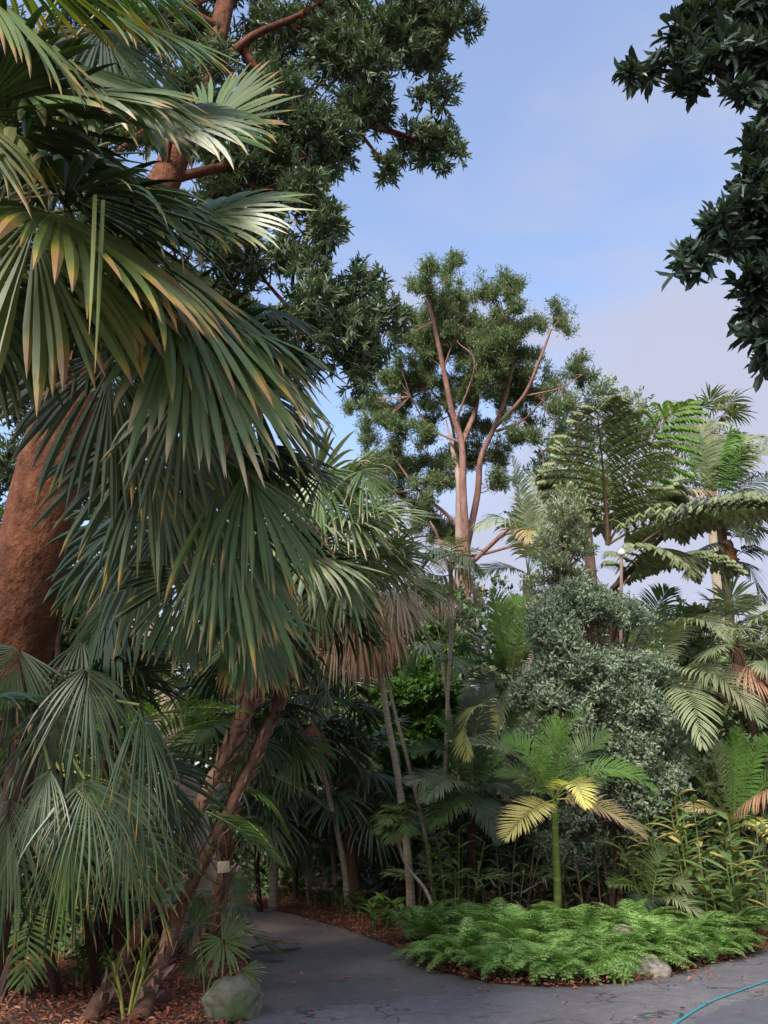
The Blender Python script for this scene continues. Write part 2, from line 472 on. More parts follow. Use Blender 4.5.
_pat = math_(_t, 'MULTIPLY', math_(_t, 'SUBTRACT', noise(_t, 2.2, 5, _tc.outputs['Object'], .7), .5, True), 7, True)
_c1 = mixc(_t, math_(_t, 'MULTIPLY', _pat, .6), _src, (.07, .032, .02))
_t.links.new(mixc(_t, math_(_t, 'MULTIPLY', _pit, .8), _c1, (.03, .014, .01)), _pb.inputs['Base Color'])
M['bark_gum'] = barkmat('bark_gum', [(.15, .075, .058), (.31, .175, .14), (.43, .29, .24)], scale=3.5, stretch=.3, bump=.7, dist=.08)
M['bark_pale'] = barkmat('bark_pale', [(.3, .19, .15), (.46, .34, .29), (.54, .43, .38)], scale=3.5, stretch=.25, bump=.5)
M['bark_dark'] = barkmat('bark_dark', [(.04, .025, .018), (.09, .055, .04), (.13, .085, .06)], scale=6)
M['fibre'] = barkmat('fibre', [(.07, .035, .022), (.15, .08, .055), (.22, .13, .09)], scale=9, stretch=.25, bump=.9)
M['boot'] = leafmat('boot', [(.16, .085, .055), (.36, .24, .18), (.2, .11, .075)], rough=.8, trans=0, spec=.2)
M['fibre_d'] = barkmat('fibre_d', [(.035, .018, .013), (.07, .036, .026), (.11, .06, .045)], scale=9, stretch=.25, bump=.9)
M['palm_grey'] = barkmat('palm_grey', [(.3, .24, .17), (.48, .4, .3), (.58, .5, .39)], scale=5, stretch=.6, ring=9, bump=.4)
M['palm_green'] = barkmat('palm_green', [(.09, .14, .03), (.13, .19, .045), (.17, .21, .06)], scale=3, stretch=.3, ring=3.5, ringc=(.3, .3, .16), bump=.15, rough=.45)
M['palm_brown'] = barkmat('palm_brown', [(.13, .07, .04), (.23, .13, .08), (.3, .19, .12)], scale=6, ring=12, bump=.4)
M['palm_orange'] = barkmat('palm_orange', [(.2, .09, .04), (.32, .15, .07), (.38, .2, .1)], scale=8, stretch=.3, bump=.7)

# ------------------------------------------------------------------ ground, paths
def poly_mesh(name, pts, z, mat, kind='structure', label=None):
    me = bpy.data.meshes.new(name)
    me.from_pydata([(p[0], p[1], z) for p in pts], [], [list(range(len(pts)))])
    me.materials.append(mat); me.update()
    if me.polygons[0].normal.z < 0:
        me.flip_normals()
    o = bpy.data.objects.new(name, me); col.objects.link(o)
    return tag(o, label, kind=kind)


def groundmat():
    m, t, N, L = nt('mulch_soil')
    out = N.new('ShaderNodeOutputMaterial'); pb = N.new('ShaderNodeBsdfPrincipled'); L.new(pb.outputs[0], out.inputs[0])
    tc = N.new('ShaderNodeTexCoord')
    v = N.new('ShaderNodeTexVoronoi'); v.inputs['Scale'].default_value = 22; L.new(tc.outputs['Object'], v.inputs[0])
    sx = N.new('ShaderNodeSeparateXYZ'); L.new(v.outputs['Color'], sx.inputs[0])
    c = ramp(t, sx.outputs[0], [(0, (.045, .02, .014)), (.4, (.1, .04, .026)), (.75, (.17, .075, .045)), (1, (.26, .14, .09))])
    n2 = noise(t, 1.3, 4, tc.outputs['Object'])
    c = mixc(t, math_(t, 'MULTIPLY', n2, .8), c, (.05, .025, .018))
    L.new(c, pb.inputs['Base Color']); pb.inputs['Roughness'].default_value = .95
    b = N.new('ShaderNodeBump'); b.inputs['Strength'].default_value = 1; b.inputs['Distance'].default_value = .04
    L.new(v.outputs['Distance'], b.inputs['Height']); L.new(b.outputs[0], pb.inputs['Normal'])
    return m


def asphaltmat(name, base, light, crack=.0, dust=None):
    m, t, N, L = nt(name)
    out = N.new('ShaderNodeOutputMaterial'); pb = N.new('ShaderNodeBsdfPrincipled'); L.new(pb.outputs[0], out.inputs[0])
    tc = N.new('ShaderNodeTexCoord'); o = tc.outputs['Object']
    n1 = noise(t, .8, 5, o, .6); n2 = noise(t, 75, 3, o, .8); n3 = noise(t, 7, 5, o, .7)
    c = mixc(t, math_(t, 'MULTIPLY', math_(t, 'SUBTRACT', n1, .35, True), 2.6, True), base, light)
    c = mixc(t, math_(t, 'MULTIPLY', math_(t, 'SUBTRACT', n3, .5, True), 2.2, True), c, tuple(x * 1.5 for x in light))
    c = mixc(t, math_(t, 'MULTIPLY', math_(t, 'SUBTRACT', n2, .42, True), 3.0, True), c, tuple(x * .45 for x in base))
    h = n2
    if crack:
        n4 = N.new('ShaderNodeTexNoise'); n4.inputs['Scale'].default_value = 2.0; n4.inputs['Detail'].default_value = 4; L.new(o, n4.inputs['Vector'])
        vm = N.new('ShaderNodeVectorMath'); vm.operation = 'MULTIPLY_ADD'
        L.new(n4.outputs['Color'], vm.inputs[0]); vm.inputs[1].default_value = (1.6, 1.6, 0); L.new(o, vm.inputs[2])
        v = N.new('ShaderNodeTexVoronoi'); v.feature = 'DISTANCE_TO_EDGE'; v.inputs['Scale'].default_value = 1.15; L.new(vm.outputs[0], v.inputs[0])
        mr = N.new('ShaderNodeMapRange'); mr.interpolation_type = 'SMOOTHSTEP'; L.new(v.outputs[0], mr.inputs[0]); mr.inputs[1].default_value = .0; mr.inputs[2].default_value = .04; mr.inputs[3].default_value = 1; mr.inputs[4].default_value = 0
        f = math_(t, 'MULTIPLY', mr.outputs[0], math_(t, 'MULTIPLY', math_(t, 'SUBTRACT', noise(t, 1.1, 3, o), .42, True), 6, True))
        c = mixc(t, math_(t, 'MULTIPLY', f, crack), c, (.012, .013, .018))
        h = math_(t, 'SUBTRACT', math_(t, 'MULTIPLY', n2, .3), f)
    if dust:
        # fine reddish dust and crushed leaf blown over the far end of the path
        sx = N.new('ShaderNodeSeparateXYZ'); L.new(o, sx.inputs[0])
        mr = N.new('ShaderNodeMapRange'); mr.interpolation_type = 'SMOOTHSTEP'; L.new(sx.outputs[1], mr.inputs[0]); mr.inputs[1].default_value = 12; mr.inputs[2].default_value = 14.5
        f = math_(t, 'MULTIPLY', mr.outputs[0], math_(t, 'ADD', math_(t, 'MULTIPLY', n1, .7), .3))
        c = mixc(t, f, c, dust)
    L.new(c, pb.inputs['Base Color']); pb.inputs['Roughness'].default_value = .8; pb.inputs['Specular IOR Level'].default_value = .35
    b = N.new('ShaderNodeBump'); b.inputs['Strength'].default_value = .5; b.inputs['Distance'].default_value = .01
    L.new(h, b.inputs['Height']); L.new(b.outputs[0], pb.inputs['Normal'])
    return m


S = 600
gm = groundmat()
poly_mesh('ground', [(-S, -S), (S, -S), (S, S), (-S, S)], -.012, gm)


def wob(pts, amp=.05, n=6):
    out = []
    pts = [np.asarray(p[:2], float) for p in pts]
    for i in range(len(pts)):
        a, b = pts[i], pts[(i + 1) % len(pts)]
        k = n if np.linalg.norm(b - a) < 8 else 1
        for j in range(k):
            q = a + (b - a) * j / k
            if k > 1: q = q + rng.normal(0, amp * .5, 2)
            out.append(q)
    return out


EDGE_R = [(262, 909), (292, 914), (335, 927), (385, 943), (412, 958), (440, 972), (490, 984), (545, 988), (600, 986), (650, 980), (700, 968), (740, 957), (768, 949)]
EDGE_L = [(240, 1024), (252, 990), (250, 965), (240, 940), (228, 925), (215, 914)]
right = [GR(*p) for p in EDGE_R]; left = [GR(*p) for p in EDGE_L]
path = [A(-2.2, -12), A(-1.7, -2), A(-1.35, 4)] + left + [A(-7, 21.5), A(-14, 23.5), A(-14, 27), A(-5.2, 23)] + right + [A(8, 14.2), A(14, 17), A(24, 20), A(24, -12)]
poly_mesh('path', wob(path), .004, asphaltmat('asphalt_path', (.115, .104, .098), (.15, .137, .13), dust=(.26, .195, .15)))
rd = [A(-2.15, -11.9), A(-1.65, -2), A(-1.3, 4)] + [GR(*p) for p in [(243, 1018), (290, 1013), (350, 1006), (410, 999), (470, 995), (540, 991), (600, 989), (650, 984), (700, 972), (740, 961), (768, 953)]] + [A(8, 13.9), A(14, 16.6), A(24, 19.6), A(23.9, -11.9)]
poly_mesh('road', wob(rd, .1), .009, asphaltmat('asphalt_road', (.12, .115, .12), (.2, .192, .2), crack=.8))
pt = [GR(*p) for p in [(672, 1040), (700, 1018), (722, 1008), (768, 997), (800, 1000), (830, 1040)]]
poly_mesh('road_patch', wob(pt, .05), .0135, asphaltmat('asphalt_patch', (.1, .1, .115), (.13, .133, .15)))

# teal line on the asphalt
lm, t_, N_, L_ = nt('teal_paint')
o_ = N_.new('ShaderNodeOutputMaterial'); p_ = N_.new('ShaderNodeBsdfPrincipled'); L_.new(p_.outputs[0], o_.inputs[0])
tc_ = N_.new('ShaderNodeTexCoord')
L_.new(mixc(t_, math_(t_, 'MULTIPLY', math_(t_, 'SUBTRACT', noise(t_, 40, 4, tc_.outputs['Object']), .45, True), 2, True), (.03, .27, .3), (.05, .17, .2)), p_.inputs['Base Color'])
p_.inputs['Roughness'].default_value = .6
lp = smoothpath([GR(664, 1034, .0), GR(685, 1019), GR(710, 1004), GR(738, 993), GR(768, 982.5), GR(800, 974)], 30)
T_ = nz(np.gradient(lp, axis=0)); sd_ = np.stack([-T_[:, 1], T_[:, 0], 0 * T_[:, 0]], 1)
g = Geo()
V = np.stack([lp + sd_ * .016, lp - sd_ * .016], 1) + A(0, 0, .018); idx = np.arange(len(lp) * 2).reshape(-1, 2)
g.add(V, np.stack([idx[:-1, 0], idx[:-1, 1], idx[1:, 1], idx[1:, 0]], -1), np.zeros((len(lp) * 2, 2)))
tag(g.obj('painted_line', lm), 'thin teal line curving across the cracked asphalt at lower right', 'line')


# leaf litter
def inpoly(p, poly):
    x, y = p[:, 0], p[:, 1]; c = np.zeros(len(p), bool); n = len(poly)
    for i in range(n):
        x1, y1 = poly[i][:2]; x2, y2 = poly[i - 1][:2]
        c ^= ((y1 > y) != (y2 > y)) & (x < (x2 - x1) * (y - y1) / (y2 - y1 + 1e-12) + x1)
    return c


def litter(name, n, box, cond, L=.07, zlift=.012, label=None, mat='litter'):
    p = np.stack([rng.uniform(box[0], box[1], n), rng.uniform(box[2], box[3], n)], 1)
    p = p[cond(p)]; k = len(p)
    P3 = np.hstack([p, np.full((k, 1), zlift) + rng.random((k, 1)) * .03])
    D = rand_dirs(k); D[:, 2] *= .3; D[:, 2] += .08
    N = nz(rand_dirs(k) * .45 + A(0, 0, 1))
    g = Geo(); s = rng.uniform(.5, 1.5, k)
    leafcloud(g, P3, D, N, L * s, L * .38 * s, u=rng.random(k), fold=.3)
    o = g.obj(name, M[mat]); tag(o, label, kind='stuff'); return o


onpath = lambda p: inpoly(p, path)
litter('leaf_litter', 90000, (-9, 9, 7, 24), lambda p: ~onpath(p) & (np.abs(p[:, 0]) < p[:, 1] * .6), L=.055, label='reddish brown fallen leaves covering the garden beds')
pathL = np.array([q[:2] for q in left]); pathR = np.array([q[:2] for q in right])


def nearedge(p):
    e = np.vstack([pathL, pathR, (pathR[:-1] + pathR[1:]) / 2]); d = np.min(np.linalg.norm(p[:, None] - e[None], axis=2), 1)
    return onpath(p) & (rng.random(len(p)) < (.012 + .35 * np.exp(-d * 7)))


litter('path_leaves', 40000, (-6, 8, 7, 22), nearedge, L=.06, label='scattered dry leaves and crumbs lying on the asphalt', zlift=.016)
# long fallen brown frond lying at the left edge of the path
g = Geo()
feather(g, GR(252, 948, .05), GR(270, 940, .2), GR(300, 944, .05), .3, n=26, K=3, wid=.04, ang=(45, 15), v=.15, droop=.5, rr=.012)
tag(g.obj('fallen_frond', [M['dead'], M['stalk_d']]), 'dry brown fallen frond lying across the left edge of the path', 'palm frond')

# ------------------------------------------------------------------ rocks
def rock(name, loc, size, mat, seed, label):
    import bmesh
    bm = bmesh.new(); bmesh.ops.create_icosphere(bm, subdivisions=5, radius=1)
    co = np.array([v.co[:] for v in bm.verts]); r = np.random.default_rng(seed)
    cuts = nz(r.normal(0, 1, (16, 3)))
    for c in cuts:
        d = co @ c; lim = r.uniform(.78, .96)
        co -= np.maximum(d - lim, 0)[:, None] * c * .85
    co += nz(co) * (fieldnoise(co, 2.5, seed) * .06 + fieldnoise(co, 7, seed + 1) * .05 + fieldnoise(co, 18, seed + 2) * .02 + fieldnoise(co, 40, seed + 3) * .01)[:, None]
    co = co * np.asarray(size) + A(0, 0, size[2] * .55)
    for v, c in zip(bm.verts, co): v.co = c
    me = bpy.data.meshes.new(name); bm.to_mesh(me); bm.free()
    for p in me.polygons: p.use_smooth = True
    me.materials.append(mat)
    o = bpy.data.objects.new(name, me); o.location = tuple(loc); col.objects.link(o)
    tag(o, label, 'rock'); return o


rm1 = barkmat('rock_mossy', [(.07, .075, .05), (.16, .16, .12), (.24, .23, .19)], scale=7, stretch=1, bump=1, moss=(.07, .11, .03))
rm2 = barkmat('rock_pale', [(.13, .11, .09), (.26, .23, .19), (.36, .33, .28)], scale=8, stretch=1, bump=1)
p = GR(228, 1022); rock('boulder', (p[0], p[1] + .2, -.02), (.3, .27, .24), rm1, 3, 'mossy grey green boulder at the left edge of the path')
p = GR(652, 978); rock('boulder', (p[0], p[1] + .15, -.03), (.29, .22, .17), rm2, 8, 'pale buff rock at the front edge of the fern bed')
p = GR(640, 962); rock('boulder', (p[0] - .1, p[1] + .3, .1), (.2, .15, .2), rm2, 12, 'small brownish rock half hidden among the ferns')


# ------------------------------------------------------------------ palms
def newpalm(name, label, cat, pts, rad, tmat, group=None, sides=10, rough=.02, boots=0, flare=.3, seedb=0, bootL=.3, tname='trunk', n=None):
    pts = [np.asarray(p, float) for p in pts]
    root = thing(name, pts[0], label, cat, group)
    tp = [pts[0] - nz((pts[1] - pts[0]))  * .12] + pts[1:]
    g = Geo(); path_ = tube(g, tp, rad, sides=sides, rough=rough, flare=flare, n=n or 26)
    if boots:
        T = nz(np.gradient(path_, axis=0)); k = boots
        ii = np.linspace(2, len(path_) - 1.01, k); a = np.arange(k) * 2.4 + rng.normal(0, .3, k)
        i0 = ii.astype(int); pc = path_[i0] + (path_[np.minimum(i0 + 1, len(path_) - 1)] - path_[i0]) * (ii - i0)[:, None]
        TT = T[i0]; X = nz(np.cross(TT, A(.2, 1, .1))); Y = np.cross(TT, X)
        rr = np.interp(ii / (len(path_) - 1), np.linspace(0, 1, len(rad)) if hasattr(rad, '__len__') else [0, 1], rad if hasattr(rad, '__len__') else [rad, rad])
        o = X * np.cos(a)[:, None] + Y * np.sin(a)[:, None]
        S_ = pc + o * (rr * .85)[:, None]
        L = bootL * rng.uniform(.5, 1.3, k) * rr / rr.mean()
        w = np.array([1, .8, .55, .25]) * .11
        strips(g, S_, TT * .95 + o * rng.uniform(.15, .6, k)[:, None] + rng.normal(0, .08, (k, 3)), o, L, w[None] * (rr / rr.mean() * rng.uniform(.5, 1.1, k))[:, None], .25 * rng.random(k), 3, fold=-.25, m=1)
    g.obj(tname, [tmat, M['boot']], root, origin=pts[0])
    return root, pts[0], path_


def petiole(g, a, b, r=.012, m=1, sag=.12, rise=.0):
    a, b = np.asarray(a, float), np.asarray(b, float); L = np.linalg.norm(b - a)
    mid = (a + b) / 2 + A(0, 0, 1) * (rise + sag) * L
    tube(g, [a, mid, b], [r * 1.5, r, r * .75], sides=5, m=m, n=9)


def manual_fan(root, org, crown, hub, tip, spread, mats, droop=1.0, nrm=None, nseg=46, K=9, split=.5, pr=.012, pw=2.2, costa=.25, name='frond', cup=.15, jit=.05, sub=True, wf=1.0):
    hub, tip = np.asarray(hub, float), np.asarray(tip, float)
    ax = tip - hub; L = np.linalg.norm(ax)
    if nrm is None: nrm = A(.25, -.45, 1)
    g = Geo(); fan(g, hub, ax, np.asarray(nrm, float), L, spread, nseg, K, split, droop, pw, costa=costa, cup=cup, jit=jit, wf=wf)
    if sub:
        o = g.obj(name, mats, root, origin=org)
        if crown is not None:
            g2 = Geo(); petiole(g2, crown, hub, pr, m=0); g2.obj('stalk', mats[1], o, origin=org)
    else:
        if crown is not None: petiole(g, crown, hub, pr)
        o = g.obj(name, mats, root, origin=org)
    return o


_cache = {}


def variants_fan(key, Rr, mats, elevs, nseg, K, split, droop, spread, pet, nv=1, pr=.01):
    if key in _cache: return _cache[key]
    out = []
    for e in elevs:
        for _ in range(nv):
            g = Geo(); er = R(e)
            d = A(math.cos(er), 0, math.sin(er)); hub = d * pet + A(0, 0, -.12 * pet * math.cos(er))
            petiole(g, A(0, 0, 0), hub, pr)
            e2 = er - R(28) if e > -40 else er
            ax = A(math.cos(e2), random.uniform(-.15, .15), math.sin(e2)); nm = A(-math.sin(e2), random.uniform(-.2, .2), math.cos(e2))
            fan(g, hub, ax, nm, Rr, spread * random.uniform(.9, 1.1), nseg, K, split, droop, 2.0, jit=.07)
            out.append(g.mesh('frond', mats))
    _cache[key] = out; return out


def place_var(root, org, centre, meshes, n, lo=0, hi=None, smin=.85, smax=1.12, yaw0=0, yr=360, name='frond', rise=0.0, sel=None):
    for i in range(n):
        k = int((i + .5) / n * len(meshes)) if sel is None else sel[i % len(sel)]
        o = bpy.data.objects.new(name, meshes[k]); col.objects.link(o); o.parent = root
        yaw = R(yaw0 + (i * 137.5 + random.uniform(-15, 15)) % yr)
        o.location = tuple(np.asarray(centre) - org + A(0, 0, rise * (1 - i / n)))
        o.rotation_euler = (random.uniform(-.08, .08), random.uniform(-.08, .08), yaw)
        s = random.uniform(smin, smax); o.scale = (s, s, s)


def feather_variants(key, Lf, mats, elevs, LL, n=34, arch=.5, **kw):
    if key in _cache: return _cache[key]
    out = []
    for e in elevs:
        g = Geo(); er = R(e)
        d = A(math.cos(er), random.uniform(-.05, .05), math.sin(er))
        b = d * Lf * .55; c = b + nz(d + A(.25 * math.cos(er), random.uniform(-.12, .12), -arch * (1.3 + .6 * math.cos(er)))) * Lf * .5
        feather(g, A(0, 0, 0), b, c, LL, n=n, **kw); out.append(g.mesh('frond', mats))
    _cache[key] = out; return out


def mf(root, org, a, b, c, mats, LL, name='frond', **kw):
    g = Geo(); feather(g, a, b, c, LL, **kw)
    return g.obj(name, mats, root, origin=org)


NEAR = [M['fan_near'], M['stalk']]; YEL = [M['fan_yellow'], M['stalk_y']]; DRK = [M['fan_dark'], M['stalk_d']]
SIL = [M['fan_silver'], M['stalk']]; BLU = [M['fan_blue'], M['stalk']]; GRY = [M['fan_grey'], M['stalk']]; DED = [M['dead'], M['stalk_d']]

# --- palm 1: biggest fan palm, upper left
C = P(-70, 250, 4.3)
base = A(C[0] - 1.1, C[1] - .2, 0)
root, org, _ = newpalm('fan_palm', 'huge fan palm with yellow tipped fronds filling the upper left corner', 'palm tree', [base, base * .5 + C * .5 + A(-.1, 0, -.3), C], [.2, .17, .16], M['fibre'], boots=60, group='shaggy fan palms on the left of the path')
FR = [  # hub, tip, spread, mats, droop, normal
    ((48, 212, 3.9), (222, 318, 3.7), 185, YEL, 1.0, (.1, -.5, 1), .5),
    ((30, 205, 3.9), (60, 395, 3.6), 165, YEL, .9, (.3, -.8, .6), .5),
    ((22, 92, 4.1), (196, 92, 4.3), 170, NEAR, 1.0, (-.1, -.75, .55), .55),
    ((140, 118, 4.9), (262, 108, 5.2), 180, NEAR, 1.0, (.1, -.9, .5), .5),
    ((192, 218, 5.0), (300, 185, 5.3), 170, NEAR, .9, (0, -.9, .6), .45),
    ((150, 255, 4.6), (300, 400, 4.5), 130, NEAR, .7, (.5, -.8, .7), .5),
    ((180, 300, 4.4), (262, 480, 4.2), 120, SIL, .6, (.4, -.9, .5), .45),
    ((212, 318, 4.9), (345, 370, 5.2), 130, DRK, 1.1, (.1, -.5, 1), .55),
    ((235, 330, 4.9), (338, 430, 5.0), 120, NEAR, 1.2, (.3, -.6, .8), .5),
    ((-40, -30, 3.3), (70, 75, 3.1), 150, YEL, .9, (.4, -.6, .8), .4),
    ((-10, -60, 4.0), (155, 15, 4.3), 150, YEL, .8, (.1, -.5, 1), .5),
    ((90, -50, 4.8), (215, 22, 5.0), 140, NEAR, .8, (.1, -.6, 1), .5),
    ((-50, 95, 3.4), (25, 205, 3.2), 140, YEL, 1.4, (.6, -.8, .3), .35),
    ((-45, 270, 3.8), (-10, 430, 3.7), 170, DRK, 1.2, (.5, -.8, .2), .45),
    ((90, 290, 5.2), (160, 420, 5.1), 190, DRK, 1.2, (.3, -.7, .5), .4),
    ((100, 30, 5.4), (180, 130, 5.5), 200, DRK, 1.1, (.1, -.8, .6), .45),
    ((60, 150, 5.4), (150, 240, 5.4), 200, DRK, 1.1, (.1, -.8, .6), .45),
    ((240, 375, 5.2), (325, 470, 5.2), 130, NEAR, .6, (.3, -.8, .6), .5),
    ((205, 130, 5.8), (265, 60, 6.0), 160, NEAR, .8, (0, -.9, .5), .45),
    ((60, 60, 4.3), (215, 130, 4.4), 130, NEAR, 1.2, (.2, -.9, .5), .45),
    ((110, 175, 4.6), (225, 245, 4.6), 150, NEAR, 1.1, (.2, -.9, .5), .5),
    ((100, 10, 4.8), (240, 60, 5.0), 120, NEAR, 1.0, (.1, -.8, .7), .45),
    ((120, 235, 4.5), (235, 330, 4.4), 120, YEL, .7, (.4, -.8, .6), .5),
    ((215, 300, 4.8), (325, 425, 4.8), 100, SIL, .6, (.5, -.8, .6), .45),
    ((180, 385, 4.8), (195, 520, 4.7), 120, BLU, .8, (.4, -.9, .4), .4),
    ((110, 350, 4.9), (110, 520, 4.8), 140, BLU, 1.2, (.2, -.9, .4), .4),
    ((250, 300, 5.4), (325, 330, 5.5), 150, DRK, 1.0, (.1, -.7, .8), .5),
]
for h, t, sp, mt, dr, nm, spl in FR:
    manual_fan(root, org, C, P(*h), P(*t), sp, mt, dr, A(*nm), split=min(.7, spl + .14), nseg=int(17 + sp * .125), jit=.07, wf=1.1)
place_var(root, org, C, variants_fan('nearfan', 1.05, DRK, [80, 68, 55, 42, 28, 15], 34, 8, .5, 1.0, 180, 1.0), 15, smin=.7, smax=.95)
g = Geo()   # hanging torn pale strips
Sx = np.array([P(x, y, 3.5) for x, y in [(10, 128), (22, 140), (95, 195), (103, 200), (36, 150), (6, 150)]])
strips(g, Sx, np.array([A(.1, 0, -1)] * 6) + rng.normal(0, .1, (6, 3)), np.repeat(A(0, -1, .1)[None], 6, 0), np.array([.18, .22, .75, .85, .2, .3]), np.array([[.06, .07, .06, .05, .01]] * 2 + [[.018, .02, .018, .012, .002]] * 2 + [[.05, .05, .04, .03, .01]] * 2), .2, 4, fold=.15)
g.obj('dry_strip', [M['fan_yellow']], root, origin=org)

# --- palm 2: dark fan palm behind, crown hanging low
C = P(118, 455, 5.6)
base = P(92, 1000, 8.9) * A(1, 1, 0)
root, org, _ = newpalm('fan_palm', 'shaded fan palm whose crown droops between the red trunk and the path', 'palm tree', [base, base * .6 + C * .4 + A(.05, 0, 0), C], [.065, .06, .06], M['fibre_d'], flare=0, boots=14, bootL=.12, group='shaggy fan palms on the left of the path')
FR = [
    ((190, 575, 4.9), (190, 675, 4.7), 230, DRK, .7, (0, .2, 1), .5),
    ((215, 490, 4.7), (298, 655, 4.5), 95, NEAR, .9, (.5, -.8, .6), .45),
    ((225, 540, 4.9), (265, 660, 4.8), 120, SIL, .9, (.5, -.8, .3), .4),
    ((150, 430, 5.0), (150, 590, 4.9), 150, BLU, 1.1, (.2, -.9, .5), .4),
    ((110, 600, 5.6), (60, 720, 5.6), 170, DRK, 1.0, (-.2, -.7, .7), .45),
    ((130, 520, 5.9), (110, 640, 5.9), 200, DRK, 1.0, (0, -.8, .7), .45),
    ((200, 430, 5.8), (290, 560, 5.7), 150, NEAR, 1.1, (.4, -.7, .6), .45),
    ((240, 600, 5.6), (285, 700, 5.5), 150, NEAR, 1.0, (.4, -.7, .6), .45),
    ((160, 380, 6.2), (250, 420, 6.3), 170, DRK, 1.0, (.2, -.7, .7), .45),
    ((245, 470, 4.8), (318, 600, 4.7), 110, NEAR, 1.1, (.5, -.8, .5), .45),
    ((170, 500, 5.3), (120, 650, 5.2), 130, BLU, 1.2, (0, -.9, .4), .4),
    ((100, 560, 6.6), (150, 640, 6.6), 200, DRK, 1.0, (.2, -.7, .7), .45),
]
for h, t, sp, mt, dr, nm, spl in FR:
    manual_fan(root, org, C, P(*h), P(*t), sp, mt, dr, A(*nm), split=min(.7, spl + .14), nseg=int(17 + sp * .125), jit=.07, wf=1.1)
place_var(root, org, C, _cache['nearfan'], 12, smin=.7, smax=.9, yaw0=-70, yr=160)

# --- palm 3: low fan palm bottom left with blue-silver fronds
C = P(25, 745, 5.6)
base = A(C[0] - .1, C[1] + .2, 0)
root, org, _ = newpalm('fan_palm', 'low fan palm with blue silver fronds hanging to the ground at lower left', 'palm tree', [base, C * .5 + base * .5, C], [.12, .11, .1], M['fibre_d'], boots=20, group='shaggy fan palms on the left of the path')
FR = [
    ((84, 668, 4.9), (112, 790, 4.7), 130, BLU, 1.6, (.2, -.7, .9), .3),
    ((140, 705, 4.8), (172, 830, 4.6), 80, BLU, 1.4, (.6, -.6, .7), .4),
    ((85, 780, 4.6), (112, 890, 4.4), 140, BLU, 1.6, (.2, -.6, .9), .28),
    ((50, 770, 4.6), (5, 870, 4.4), 130, BLU, 1.6, (-.2, -.6, .9), .28),
    ((20, 650, 5.2), (-25, 760, 5.1), 170, DRK, 1.0, (.1, -.8, .6), .4),
    ((120, 830, 5.0), (175, 920, 4.9), 120, NEAR, 1.0, (.4, -.9, .4), .38),
    ((60, 700, 5.0), (40, 830, 4.8), 130, BLU, 1.2, (.1, -.9, .4), .35),
    ((120, 770, 4.9), (150, 900, 4.7), 90, BLU, 1.2, (.3, -.9, .3), .35),
    ((10, 800, 4.7), (-5, 940, 4.6), 120, BLU, 1.2, (.1, -.9, .3), .35),
    ((70, 820, 4.7), (70, 950, 4.5), 90, NEAR, 1.4, (.1, -.9, .3), .3),
    ((175, 800, 6.2), (190, 890, 6.1), 80, DRK, 1.3, (.3, -.9, .3), .35),
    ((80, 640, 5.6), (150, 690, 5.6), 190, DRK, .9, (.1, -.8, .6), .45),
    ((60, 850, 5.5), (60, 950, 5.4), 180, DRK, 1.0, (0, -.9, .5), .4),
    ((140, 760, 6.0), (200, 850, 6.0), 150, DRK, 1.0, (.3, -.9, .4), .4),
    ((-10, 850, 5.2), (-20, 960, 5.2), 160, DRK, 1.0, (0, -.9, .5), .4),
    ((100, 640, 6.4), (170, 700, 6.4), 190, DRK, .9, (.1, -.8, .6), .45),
]
for h, t, sp, mt, dr, nm, spl in FR:
    manual_fan(root, org, C, P(*h), P(*t), sp, mt, dr, A(*nm), split=spl, nseg=int(15 + sp * .13), jit=.12, wf=1.0, pw=1.5)
place_var(root, org, C, _cache['nearfan'], 8, smin=.6, smax=.8, sel=[2, 3, 4, 5])

# --- palms 4,5: leaning shaggy trunks
fv = variants_fan('shag', .92, GRY, [75, 60, 45, 30, 15, 0, -20, -38], 23, 7, .4, 1.1, 190, .75)
dv = variants_fan('deadfan', .8, DED, [-62, -75, -85], 26, 6, .4, 1.2, 110, .45)
dvd = variants_fan('fan_dk', .9, DRK, [60, 35, 10, -15, -35], 30, 6, .45, 1.0, 200, .7)
d0 = 8.1
pts = [GR(91, 1019), P(131, 945, 8.1), P(168, 873, 8.2), P(190, 827, 8.3), P(236, 732, 8.6), P(254, 682, 8.7), P(262, 600, 8.9)]
root, org, _ = newpalm('fan_palm', 'shaggy fan palm leaning right, left one of two crossing fibrous trunks', 'palm tree', pts, [.075, .06, .058, .06, .07, .08, .07], M['fibre'], boots=130, group='shaggy fan palms on the left of the path', rough=.09, n=60, bootL=.15)
place_var(root, org, pts[-1], dvd, 16); place_var(root, org, pts[-1], dv, 4)
pts = [GR(140, 1018), P(168, 945, 8.2), P(195, 877, 8.3), P(231, 805, 8.6), P(267, 728, 8.8), P(290, 664, 9.0), P(312, 545, 9.4)]
root, org, _ = newpalm('fan_palm', 'shaggy fan palm leaning right, right one of two crossing fibrous trunks', 'palm tree', pts, [.08, .07, .066, .07, .075, .075, .065], M['fibre'], boots=150, group='shaggy fan palms on the left of the path', rough=.09, n=60, bootL=.15)
place_var(root, org, pts[-1], fv, 30, smin=.8); place_var(root, org, pts[-1] - A(0, 0, .2), dv, 9)
